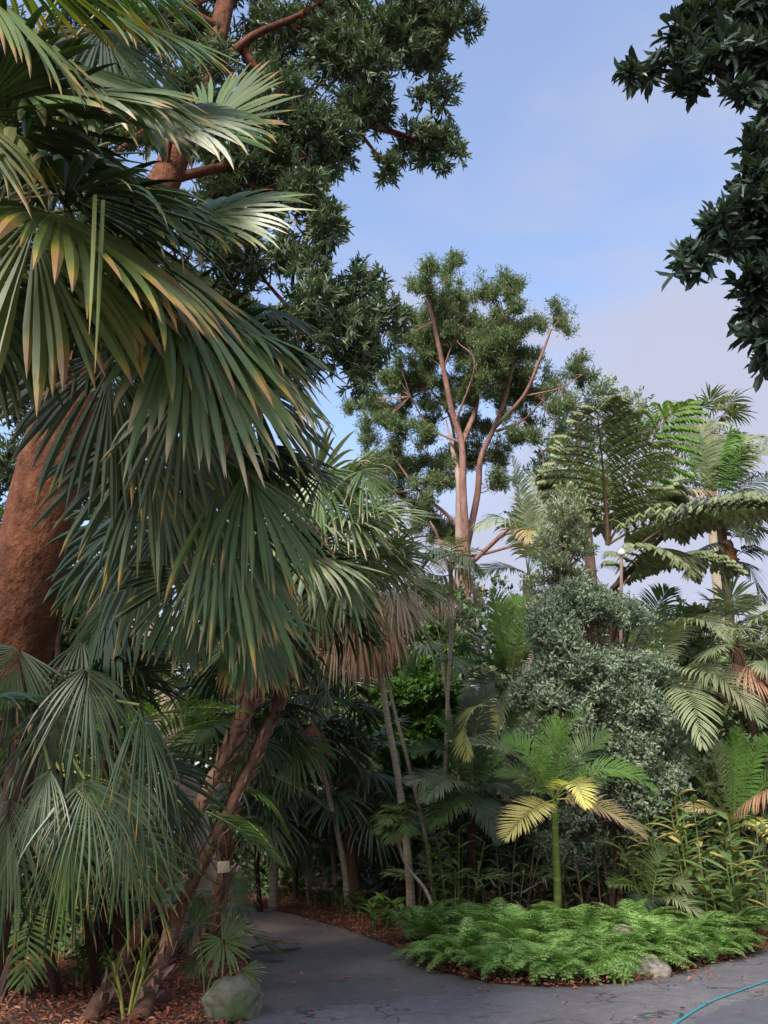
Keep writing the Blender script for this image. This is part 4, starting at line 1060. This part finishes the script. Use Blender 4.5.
for a, b_, c, mt in [((451, 575), (430, 580), (412, 560), 'fea_grey'), ((452, 598), (440, 586), (418, 606), 'dead_pale'), ((451, 570), (470, 560), (484, 600), 'fea_tan'), ((452, 590), (425, 575), (400, 592), 'dead_pale'), ((452, 600), (446, 588), (432, 612), 'dead_pale'), ((451, 565), (462, 548), (474, 560), 'fea_grey'), ((451, 560), (446, 545), (428, 548), 'fea_grey')]:
    mf(Hp[0], Hp[1], P(*a, 16), P(*b_, 15.8), P(*c, 15.6), [M[mt], M['stalk_d']], .75, n=26, wid=.04, v=-.3, droop=3.0, K=4)
Ip = newpalm('small_palm', 'small palm with a curved bare stem and tufted green and orange crown', 'palm tree', [P(436, 922, 13.2) * A(1, 1, 0), P(428, 895, 13.2), P(408, 868, 13.2), P(399, 845, 13.2), P(398, 818, 13.2)], [.035, .03, .028, .03, .035], M['palm_grey'], group='slender palms in the middle')
iv = feather_variants('itf', .55, [M['fea_green'], M['stalk_y']], [75, 50, 25, 0, -20], .28, n=24, wid=.022, droop=1.0, K=3, arch=.8)
place_var(Ip[0], Ip[1], Ip[2][-1], iv, 16); place_var(Ip[0], Ip[1], Ip[2][-1], variants_fan('ide', .35, DED, [-60, -80], 14, 4, .3, 1, 80, .1), 5)

for px_, lab in ((328, 'pale thin leaning stem left of the slender pale palm'), (462, 'pale thin leaning stem behind the clumping palm'), (300, 'pale thin leaning stem near the end of the path')):
    q = newpalm('thin_palm', lab, 'palm tree', [P(px_ + 10, 925, 17.5) * A(1, 1, 0), P(px_ + 4, 850, 17.5), P(px_ - 4, 770, 17.5), P(px_ - 16, 690, 17.3), P(px_ - 22, 640, 17.2)], [.055, .045, .04, .04, .04], M['palm_grey'], group='slender palms in the middle')
    place_var(q[0], q[1], q[2][-1], fvE, 12, smin=.6, smax=.85)
# --- feather palms of the right half; frond lists in photo coordinates
def fpalm(name, label, crown, d, trunkpts, rad, tmat, fronds, LL, group='feather palms on the right', nl=40, **kw):
    c = P(*crown, d)
    pts = [P(*trunkpts[0], d) * A(1, 1, 0)] + [P(x, y, d) for x, y in trunkpts[1:]] + [c]
    q = newpalm(name, label, 'palm tree', pts, rad, tmat, group=group)
    for f in fronds:
        b_, e_, mt = f[0], f[1], f[2]; dz = f[3] if len(f) > 3 else 0; k2 = dict(n2=(0, -.5, .85)); k2.update(kw)
        ll = LL
        if len(f) > 4:
            k2.update(f[4]); ll = k2.pop('LL', LL)
        mf(q[0], q[1], c, P(*b_, d + dz * .6), P(*e_, d + dz), [M[mt], M['stalk_y' if 'yellow' in mt or 'tan' in mt else 'stalk']], ll, n=nl, **k2)
    return q


L_ = fpalm('young_feather_palm', 'young palm with ringed green stem and yellowing fronds above the ferns', (554, 800), 13, [(558, 948), (558, 905), (556, 850)], [.085, .07, .06, .05], M['palm_green'],
    [((552, 745), (582, 716), 'fea_bright', -.3, dict(v=.4, droop=.35)), ((545, 755), (560, 722), 'fea_bright', .5, dict(v=.4, droop=.35)), ((520, 740), (466, 744), 'fea_grey', -.6), ((600, 742), (656, 792), 'fea_bright', -.6, dict(droop=.7)), ((600, 768), (640, 770), 'fea_green', .6),
     ((572, 762), (586, 806), 'fea_yellow', -1.2, dict(droop=.5, LL=.42)), ((592, 792), (644, 836), 'fea_tan', -.4, dict(droop=.8)), ((530, 806), (506, 838), 'fea_yellow', -.8, dict(droop=.3)), ((535, 752), (508, 742), 'fea_bright', .5, dict(v=.4)), ((575, 750), (608, 735), 'fea_green', .5, dict(v=.4)), ((530, 770), (500, 775), 'fea_green', .4)], .46, nl=36, wid=.03, droop=.7, K=5)
Jp = fpalm('clumping_palm', 'clumping palm with drooping grey green fronds left of the young palm', (472, 795), 14.5, [(472, 935), (472, 860)], [.1, .09, .08], M['fibre_d'],
    [((440, 770), (408, 782), 'fea_grey', -.6), ((450, 735), (415, 752), 'fea_green', -.2), ((470, 740), (440, 722), 'fea_green', .3), ((470, 720), (492, 690), 'fea_dark', .5), ((490, 740), (520, 740), 'fea_green', .2), ((495, 770), (525, 800), 'fea_dark', -.3), ((455, 790), (430, 825), 'fea_green', -.8), ((450, 760), (425, 800), 'fea_grey', -.9), ((480, 790), (500, 840), 'fea_dark', -.8), ((474, 730), (470, 700), 'fea_dark', .8)], .5, wid=.04, droop=1.2, nl=40)
g = Geo(); feather(g, P(488, 706, 14), P(460, 700, 13.8), P(466, 758, 13.6), .5, n=30, wid=.045, v=.2, droop=.8); g.obj('frond', [M['fea_yellow'], M['stalk_y']], Jp[0], origin=Jp[1])
Kp = fpalm('upright_palm', 'feather palm with upright green fronds left of the dense shrub', (512, 682), 17.5, [(505, 940), (508, 800)], [.13, .11, .1], M['palm_grey'],
    [((505, 640), (468, 610), 'fea_bright'), ((505, 630), (492, 592), 'fea_green', .5), ((515, 630), (533, 600), 'fea_green', .4), ((525, 645), (550, 635), 'fea_grey', -.4), ((490, 655), (460, 650), 'fea_green', -.5), ((488, 670), (468, 705), 'fea_grey', -.5), ((530, 665), (545, 705), 'fea_grey', -.6), ((498, 680), (488, 740), 'fea_grey', -.9), ((512, 630), (515, 598), 'fea_bright', .8), ((520, 690), (520, 740), 'fea_green', -.9), ((485, 640), (455, 680), 'fea_green', .4)], .62, wid=.05, droop=.6, v=.3)
g = Geo(); feather(g, P(490, 700, 16), P(486, 690, 15.9), P(492, 745, 15.8), .35, n=24, wid=.04, v=.1, droop=1.5); g.obj('frond', [M['fea_yellow'], M['stalk_y']], Kp[0], origin=Kp[1])
Mp = fpalm('arching_palm', 'palm with long arching grey green fronds spilling right of the dense shrub', (642, 690), 17.2, [(648, 940), (646, 800)], [.13, .11, .1], M['palm_brown'],
    [((680, 580), (728, 640), 'fea_grey', -2.5), ((700, 632), (760, 722), 'fea_grey', -3, dict(LL=.8)), ((690, 650), (702, 745), 'fea_grey', -3.2, dict(LL=.8)), ((650, 610), (668, 590), 'fea_green', .8), ((625, 620), (615, 650), 'fea_green', .6), ((680, 610), (745, 605), 'fea_green', 1.0), ((670, 700), (690, 775), 'fea_green', -.8), ((700, 600), (765, 660), 'fea_dark', .5), ((655, 640), (700, 615), 'fea_grey', .3)], .7, wid=.04, droop=1.1, v=.2, K=5, nl=50)
Op = fpalm('tall_feather_palm', 'tall palm with feathery grey green crown against the sky at right', (719, 503), 26, [(742, 800), (735, 680), (728, 600)], [.22, .17, .15, .15, .16], M['palm_brown'],
    [((716, 450), (730, 432), 'fea_bright', 0, dict(v=.5, n2=(.6, -.4, .8))), ((705, 455), (682, 430), 'fea_bright', 1), ((730, 440), (752, 436), 'fea_grey', .8), ((750, 450), (790, 430), 'fea_grey', -.5), ((745, 480), (785, 500), 'fea_grey', -1), ((690, 450), (668, 488), 'fea_grey', -.8), ((690, 475), (660, 500), 'fea_tan', -1.5), ((735, 500), (750, 540), 'fea_dark', -1.2), ((700, 490), (695, 525), 'fea_dark', -1.2), ((700, 440), (700, 425), 'fea_grey', 1), ((760, 470), (800, 470), 'fea_green', 1)], 1.15, wid=.065, droop=2.2, v=.2, nl=40)
place_var(Op[0], Op[1], Op[2][-1], feather_variants('tallf', 3.0, [M['fea_green'], M['stalk']], [78, 62, 48, 32, 15, -5], .9, n=36, wid=.06, droop=2.0, v=.15), 6, smin=.8, smax=1.05)
for a, b_, c in [((733, 560), (760, 530), (775, 570)), ((733, 565), (750, 550), (762, 600)), ((730, 550), (700, 530), (690, 575)), ((728, 545), (740, 515), (765, 530)), ((728, 560), (690, 545), (668, 560))]:
    mf(Op[0], Op[1], P(*a, 26), P(*b_, 25.5), P(*c, 25), [M['fea_dark'], M['stalk_d']], 1.1, n=30, wid=.07, v=.0, droop=1.6)
g = Geo(); tube(g, [P(729, 575, 25.8), P(727, 560, 25.7), P(727, 540, 25.8)], [.1, .34, .12], sides=10, n=12, rough=.2); g.obj('fruit_cluster', M['palm_orange'], Op[0], origin=Op[1])
q = newpalm('distant_fan_palm', 'distant palm with brown and green crown peeking above the tall palm', 'palm tree', [P(716, 700, 36) * A(1, 1, 0), P(716, 560, 36), P(708, 428, 36)], [.3, .25, .22], M['palm_grey'], group='feather palms on the right')
place_var(q[0], q[1], q[2][-1], variants_fan('dfan', 1.0, GRY, [70, 45, 20, -10, -35], 22, 5, .4, 1, 200, 1.0), 22, smin=1.1, smax=1.4); place_var(q[0], q[1], q[2][-1], dv, 10, smin=1, smax=1.4)
Qp = fpalm('pale_palm', 'palm with pale weeping fronds beside the tall central tree', (528, 575), 24, [(528, 900), (528, 700)], [.2, .18, .16], M['palm_grey'],
    [((520, 495), (478, 528), 'fea_grey', -1.2, dict(droop=2.2)), ((525, 510), (512, 458), 'fea_grey', 0, dict(LL=.7)), ((535, 510), (530, 540), 'fea_tan', -2, dict(droop=2)), ((545, 510), (575, 505), 'fea_grey', 1), ((550, 540), (590, 545), 'fea_green', 0), ((505, 560), (480, 575), 'fea_dark', -.5), ((550, 520), (600, 515), 'fea_dark', 1.5), ((530, 500), (550, 470), 'fea_grey', 1)], .95, wid=.06, droop=1.0, v=.2, nl=44)
# fishtail palm with bipinnate fronds
c = P(612, 590, 18)
q = newpalm('fishtail_palm', 'large fishtail palm with huge layered fronds above the dense shrub', 'palm tree', [P(620, 930, 18) * A(1, 1, 0), P(618, 760, 18), P(613, 640, 18), c], [.28, .25, .25, .22], M['fibre_d'], boots=60, group='feather palms on the right', bootL=.5)
cc = P(608, 545, 18)
def bfr(a, b_, e, LS, n, mt='fish', side2=None, ll=.3, nl=20, **k):
    k.setdefault('lw', .09); g = Geo(); bipinnate(g, a, b_, e, LS, n=n, ll=ll, nl=nl, side2=side2, **k); g.obj('frond', [M[mt], M['stalk_d']], q[0], origin=q[1])
bfr(cc, P(606, 490, 18), P(597, 408, 17.4), 1.7, 15, 'fish', A(0, -1, .25), ll=.27, nl=26, lw=.085, hang=.7, rr=.06)
bfr(cc, P(625, 440, 19), P(690, 402, 19), 1.2, 13, 'fish_bright', A(.5, -.5, .8), ll=.24)
bfr(cc, P(650, 515, 17.6), P(715, 515, 17), 1.0, 12, 'fish', ll=.3)
bfr(P(640, 545, 17), P(700, 495, 16.4), P(800, 508, 16), 1.05, 16, 'fish', ll=.3)
bfr(c, P(650, 520, 17), P(690, 570, 16), .9, 11, 'fish', ll=.28)
bfr(cc, P(640, 480, 19.5), P(672, 500, 19.5), 1.1, 12, 'fish', ll=.28)
bfr(cc, P(575, 470, 19), P(545, 480, 19.2), 1.0, 11, 'fish', ll=.28)
bfr(cc, P(590, 470, 19.5), P(560, 450, 20), 1.3, 12, 'fish', ll=.28)
bfr(c, P(680, 540, 19), P(735, 570, 19), .8, 10, 'fish', ll=.24)
g = Geo(); tube(g, [c, P(640, 560, 17.5), P(665, 535, 17.2), P(685, 520, 17)], [.08, .06, .05, .04], n=14, sides=7); g.obj('leaf_stalk', M['bark_dark'], q[0], origin=q[1])
# pole with white cap
wm, t_, N_, L2_ = nt('white_cap'); o_ = N_.new('ShaderNodeOutputMaterial'); p_ = N_.new('ShaderNodeBsdfPrincipled'); L2_.new(p_.outputs[0], o_.inputs[0]); p_.inputs['Base Color'].default_value = (.75, .75, .78, 1); p_.inputs['Roughness'].default_value = .4
b = P(624, 700, 16.3) * A(1, 1, 0); root = thing('lamp_post', b, 'thin pinkish pole with a small white rounded cap above the dense shrub', 'lamp post')
g = Geo(); tube(g, [b, P(623, 700, 16.3), P(621.5, 556, 16.3)], [.045, .04, .032], n=8, sides=10); g.obj('pole', M['bark_pale'], root, origin=b)
g = Geo(); tube(g, [P(621.5, 556, 16.3), P(621.5, 554, 16.3), P(621.5, 551, 16.3), P(621.5, 548, 16.3)], [.03, .075, .07, .005], n=12, sides=14); g.obj('lamp_cap', wm, root, origin=b)

# fan palm right
pts = [P(762, 935, 18) * A(1, 1, 0), P(760, 800, 18), P(752, 740, 17.8), P(742, 690, 17.5), P(736, 645, 17.3)]
q = newpalm('fan_palm', 'fan palm with orange brown leaf skirt near the right edge', 'palm tree', pts, [.17, .13, .12, .14, .14], M['palm_brown'], boots=20, group='fan palms on the right')
place_var(q[0], q[1], q[2][-1], variants_fan('rfan', .75, [M['fan_grey'], M['stalk_y']], [75, 55, 35, 15, -5, -25], 30, 6, .5, .8, 210, .9), 26, smin=.85, smax=1.1)
place_var(q[0], q[1], q[2][-1], dv, 14, smin=.9, smax=1.3)
tm = _cache['rfan']
q2 = newpalm('fan_palm', 'second fan palm crown half outside the right edge', 'palm tree', [P(800, 935, 19) * A(1, 1, 0), P(795, 760, 19), P(785, 650, 19)], [.16, .13, .12], M['palm_brown'], group='fan palms on the right')
place_var(q2[0], q2[1], q2[2][-1], tm, 22)
Tp = fpalm('bright_palm', 'low palm with fresh green upright fronds near the right edge', (735, 830), 14.5, [(738, 940), (737, 880)], [.1, .09, .08], M['palm_green'],
    [((720, 760), (700, 722), 'fea_grey', .3), ((735, 760), (738, 728), 'fea_bright', 0, dict(v=.4)), ((745, 770), (765, 738), 'fea_bright', .2), ((750, 790), (790, 765), 'fea_green', -.3), ((712, 790), (680, 760), 'fea_grey', -.2), ((720, 800), (688, 812), 'fea_tan', -.6), ((755, 812), (775, 850), 'fea_yellow', -.5), ((728, 750), (715, 745), 'fea_green', .6)], .36, wid=.03, droop=.7, v=.3)
g = Geo(); feather(g, P(815, 790, 13), P(770, 775, 13), P(735, 812, 12.9), .5, n=36, wid=.03, droop=1.6, v=-.2); g.obj('frond', [M['dead'], M['stalk_d']], Tp[0], origin=Tp[1])
Up = fpalm('dark_small_palm', 'small dark feather palm behind the ferns at lower right', (652, 905), 12.8, [(652, 940), (652, 925)], [.04, .035, .03], M['palm_brown'],
    [((645, 870), (622, 858), 'fea_green'), ((655, 865), (665, 850), 'fea_green', .3), ((670, 870), (690, 890), 'fea_grey', -.5), ((640, 880), (610, 885), 'fea_green', -.4), ((665, 885), (700, 915), 'fea_blue' if False else 'fea_grey', -.8), ((650, 880), (640, 915), 'fea_dark', -.8)], .36, wid=.025, droop=.8, nl=30)

# ------------------------------------------------------------------ broad leaved clumps
def clump(name, label, cat, base, stems, h, LL, W, mats, spreadr, nper, d_up=.6, droop=1.2, part='leaves', group=None):
    root = thing(name, base, label, cat, group)
    for k in range(stems):
        a = random.uniform(0, 6.28); lean = random.uniform(.05, .35)
        b0 = base + A(math.cos(a), math.sin(a), 0) * spreadr * random.random() ** .5
        hh = h * random.uniform(.6, 1.1); top = b0 + A(math.cos(a) * lean * hh, math.sin(a) * lean * hh, hh)
        g = Geo(); tube(g, [b0, (b0 + top) / 2 + A(0, 0, .05), top], [.018, .015, .008], sides=6, n=8, m=1)
        t = np.linspace(.25, 1, nper)[:, None]; S_ = b0 + (top - b0) * t
        ang = np.arange(nper) * 2.4 + random.random() * 6; o = np.stack([np.cos(ang), np.sin(ang), 0 * ang], 1)
        wv = np.array([.15, .8, 1, .8, .45, .02]) * W
        strips(g, S_, o + A(0, 0, d_up), A(0, 0, 1) - o * .3, LL * rng.uniform(.7, 1.15, nper), wv[None] * rng.uniform(.8, 1.1, nper)[:, None], droop * rng.uniform(.5, 1.4, nper), 5, fold=.18)
        g.obj('stem', mats, root, origin=base)
    return root


GB = [M['ginger'], M['stalk']]; BB = [M['broad'], M['stalk']]
clump('ginger_clump', 'tall clump of strap leaved stems with yellowing leaves at right', 'plant', P(700, 938, 13) * A(1, 1, 0), 20, 2.0, .5, .13, GB, .8, 10)
clump('ginger_clump', 'second yellowing strap leaved clump close to the right edge', 'plant', P(750, 938, 13) * A(1, 1, 0), 16, 1.7, .5, .13, GB, .7, 10)
clump('broad_leaf_plant', 'glossy broad leaved plant at the right end of the fern bed', 'plant', P(735, 945, 12.5) * A(1, 1, 0), 22, 1.1, .5, .13, BB, .9, 8)
clump('broad_leaf_plant', 'broad leaved plant with pale green leaves behind the fern bed', 'plant', P(453, 934, 13.8) * A(1, 1, 0), 12, 1.5, .4, .095, [M['bushgreen'], M['stalk']], .4, 9)
clump('broad_leaf_plant', 'broad leaved plant in shade left of the young palm stem', 'plant', P(505, 936, 14) * A(1, 1, 0), 9, 1.3, .4, .07, [M['thicket2'], M['stalk_d']], .5, 8)
clump('broad_leaf_plant', 'dark broad leaved plant right of the young palm stem', 'plant', P(600, 940, 14) * A(1, 1, 0), 10, 1.2, .45, .08, [M['thicket2'], M['stalk_d']], .7, 7)
clump('broad_leaf_plant', 'glossy dark plant under the arching right hand palm', 'plant', P(690, 936, 13.6) * A(1, 1, 0), 18, 1.3, .6, .09, [M['thicket2'], M['stalk_d']], .8, 9)
clump('low_plant', 'low bright leaved plant on the mulch beside the slender palm', 'plant', GR(385, 930), 9, .45, .35, .09, [M['bushgreen'], M['stalk']], .3, 6, droop=.9)
clump('low_plant', 'low green plant at the foot of the thin curved palm', 'plant', GR(356, 916), 8, .4, .4, .08, [M['fea_green'], M['stalk']], .3, 6)
clump('low_plant', 'low grassy green tuft at the far right bank of the path', 'plant', GR(325, 909), 8, .4, .5, .05, [M['fea_green'], M['stalk']], .3, 7)
clump('low_plant', 'low green plant on mulch at the left of the leaning palms', 'plant', GR(90, 985), 8, .3, .25, .05, [M['bushgreen'], M['stalk']], .25, 6)
clump('low_plant', 'narrow leaved yellowish plant at the foot of the leaning trunks', 'plant', GR(128, 1018), 3, .55, .45, .035, [M['fan_yellow'], M['stalk_y']], .05, 6, d_up=2)
clump('grass_tuft', 'thin grassy tuft in front of the pale buff rock', 'plant', GR(622, 986) + A(0, .12, 0), 6, .08, .22, .01, [M['fern'], M['stalk']], .14, 8, d_up=1.3, droop=.8)
# spiky strap fans behind ferns
for i, (x, d, lab) in enumerate([(470, 13.6, 'spiky leaved palm seedling behind the left end of the ferns'), (420, 14.5, 'spiky dark palm seedling near the slender pale trunk'), (585, 14.2, 'spiky dark seedling right of the young palm stem'), (530, 14, 'spiky dark seedling left of the young palm stem')]):
    b = P(x, 935, d) * A(1, 1, 0); root = thing('palm_seedling', b, lab, 'palm seedling', 'palm seedlings behind the ferns')
    for k in range(6):
        a = R(k * 60 + 20); h = b + A(math.cos(a) * .3, math.sin(a) * .3, .75 + .1 * random.random())
        manual_fan(root, b, b, h, h + A(math.cos(a), math.sin(a), .25) * .55, 150, [M['thicket2'], M['stalk_d']], .8, A(0, 0, 1), nseg=12, K=5, split=.25, sub=False, pr=.008)

# ------------------------------------------------------------------ ferns
def fern_frond(g, a, b, c, W0, n=13, m=0):
    tube(g, bez(a, b, c, np.linspace(0, 1, 6)), .005, sides=3, m=1, n=6)
    t = np.linspace(.28, .985, n)
    Pn = bez(a, b, c, t); T = bezt(a, b, c, t); S_ = nz(np.cross(T, A(0, 0, 1))); N = np.cross(S_, T)
    s = (t - .28) / .72
    for sg in (-1, 1):
        D = sg * S_ * .92 + T * .45 + N * .05; L = W0 * (1 - s) ** .8 * (1 - .25 * np.exp(-s * 9)) + .015
        D = nz(D)
        # pinnules on each pinna
        k = 8; q = np.linspace(.06, 1, k)
        for s2 in (-1, 1):
            base = (Pn[:, None] + D[:, None] * (L[:, None] * q[None])[..., None] + A(0, 0, -1) * (.18 * L[:, None] * q[None] ** 2)[..., None]).reshape(-1, 3)
            SS = nz(np.cross(D, N)); DD = (D * .55)[:, None] + (SS * s2)[:, None] + np.zeros((1, k, 1)); DD = np.broadcast_to(DD, (n, k, 3)).reshape(-1, 3)
            LL = (L[:, None] * .26 * (1.08 - q[None])).reshape(-1) + .008
            leafcloud(g, base, DD + rng.normal(0, .12, DD.shape), np.repeat(N, k, 0) + rng.normal(0, .2, DD.shape), LL * 1.2, LL * .5, m=m, simple=True, u=np.clip(np.repeat(rng.random(1), len(base)) + rng.normal(0, .1, len(base)), 0, 1))


g = Geo()
for i in range(400):
    px = random.uniform(414, 752)
    ey = np.interp(px, [p[0] for p in EDGE_R], [p[1] for p in EDGE_R]); ex = GR(px, ey)
    y0 = ex[1] + (.14 if 610 > px or px > 690 else .5); y1 = 14.0 if px < 690 else 13.6
    q_ = random.random() ** .95 if i > 100 else random.random() * .12
    Y = y0 + (max(y1, y0 + .3) - y0) * q_
    k = ex[0] / ex[1]; b = A(k * Y, Y, 0); near = min(1, (Y - ex[1]) / 1.1)
    hk = (.22 + .3 * near + .1 * math.sin(px * .09 + Y * 2)) * random.uniform(.75, 1.2) * (.85 if px > 690 else 1)
    fn_ = fieldnoise(b[None] * A(2.6, 3.2, 1), 1.0, 5)[0]
    if fn_ < -.32 and near > .15: continue
    hk *= 1 + .35 * max(-.8, min(1, fn_))
    for f_ in range(random.randint(4, 6)):
        a = random.uniform(0, 6.28)
        dv_ = nz(A(math.cos(a), math.sin(a) - .35, 0)); L = random.uniform(.36, .64) * (.6 + .4 * near)
        top = b + A(0, 0, hk * random.uniform(.6, 1.0)) + dv_ * .08
        end = top + dv_ * L + A(0, 0, random.uniform(-.24, -.03) * (1.0 if near > .5 else .9))
        if end[1] < ex[1] - .1 or end[2] < .02: continue
        fern_frond(g, b, b * .3 + top * .7 + A(0, 0, .16) + dv_ * .12, end, L * .5, n=9)
o = g.obj('ferns', [M['fern'], M['bark_dark']]); tag(o, 'bank of bright green lacy ferns along the path edge', kind='stuff')

# ------------------------------------------------------------------ trees behind the viewer (the garden goes on all round)

# ------------------------------------------------------------------ sky, sun, camera
w = bpy.data.worlds.new("World"); sc.world = w; w.use_nodes = True
nt_ = w.node_tree; nt_.nodes.clear(); N = nt_.nodes; L = nt_.links
out = N.new('ShaderNodeOutputWorld'); bg = N.new('ShaderNodeBackground'); L.new(bg.outputs[0], out.inputs[0])
sky = N.new('ShaderNodeTexSky'); sky.sky_type = 'NISHITA'; sky.sun_disc = False
SUN_EL, SUN_AZ = 38, 203      # behind and to the left of the viewer
sky.sun_elevation = R(SUN_EL); sky.sun_rotation = R(SUN_AZ); sky.air_density = 1.0; sky.dust_density = 1.5; sky.ozone_density = 2
tc = N.new('ShaderNodeTexCoord')
mp = N.new('ShaderNodeMapping'); mp.inputs['Scale'].default_value = (1, 1, 2.2); L.new(tc.outputs['Generated'], mp.inputs[0])
n1 = noise(nt_, 2.2, 6, mp.outputs[0], .5, .4)
sx = N.new('ShaderNodeSeparateXYZ'); L.new(tc.outputs['Generated'], sx.inputs[0])
# more cloud low down and towards the right of the view
f = math_(nt_, 'ADD', math_(nt_, 'MULTIPLY', n1, 1.9), math_(nt_, 'ADD', math_(nt_, 'MULTIPLY', sx.outputs[2], -1.25), math_(nt_, 'MULTIPLY', sx.outputs[0], 1.0)))
mr = N.new('ShaderNodeMapRange'); mr.interpolation_type = 'SMOOTHSTEP'; L.new(f, mr.inputs[0]); mr.inputs[1].default_value = .15; mr.inputs[2].default_value = .75; mr.inputs[3].default_value = .2; mr.inputs[4].default_value = .95
c = mixc(nt_, mr.outputs[0], sky.outputs[0], (1.5, 1.54, 1.93))
L.new(c, bg.inputs[0]); bg.inputs[1].default_value = .14
sd = bpy.data.lights.new('sun', 'SUN'); sd.energy = 1.9; sd.angle = R(14); sd.color = (1, .9, .8)
so = bpy.data.objects.new('sun', sd); col.objects.link(so)
az = R(SUN_AZ); el = R(SUN_EL)
dirv = Vector((math.sin(az) * math.cos(el), math.cos(az) * math.cos(el), math.sin(el)))
so.rotation_euler = dirv.to_track_quat('Z', 'Y').to_euler(); so.location = (0, -5, 20)

cd = bpy.data.cameras.new('camera'); co = bpy.data.objects.new('camera', cd); col.objects.link(co)
co.location = tuple(CAM); co.rotation_euler = (math.pi / 2 + TH, 0, 0)
cd.sensor_fit = 'VERTICAL'; cd.sensor_height = 36; cd.lens = 36 * F_PX / 1024; cd.clip_end = 2000; cd.clip_start = .05
sc.camera = co
sc.render.resolution_x = 768; sc.render.resolution_y = 1024
vs = sc.view_settings; vs.view_transform = 'Standard'; vs.look = 'None'; vs.gamma = 1; vs.use_curve_mapping = False; vs.exposure = 1.5
sc.cycles.max_bounces = 5; sc.cycles.diffuse_bounces = 3; sc.cycles.glossy_bounces = 2; sc.cycles.transmission_bounces = 3
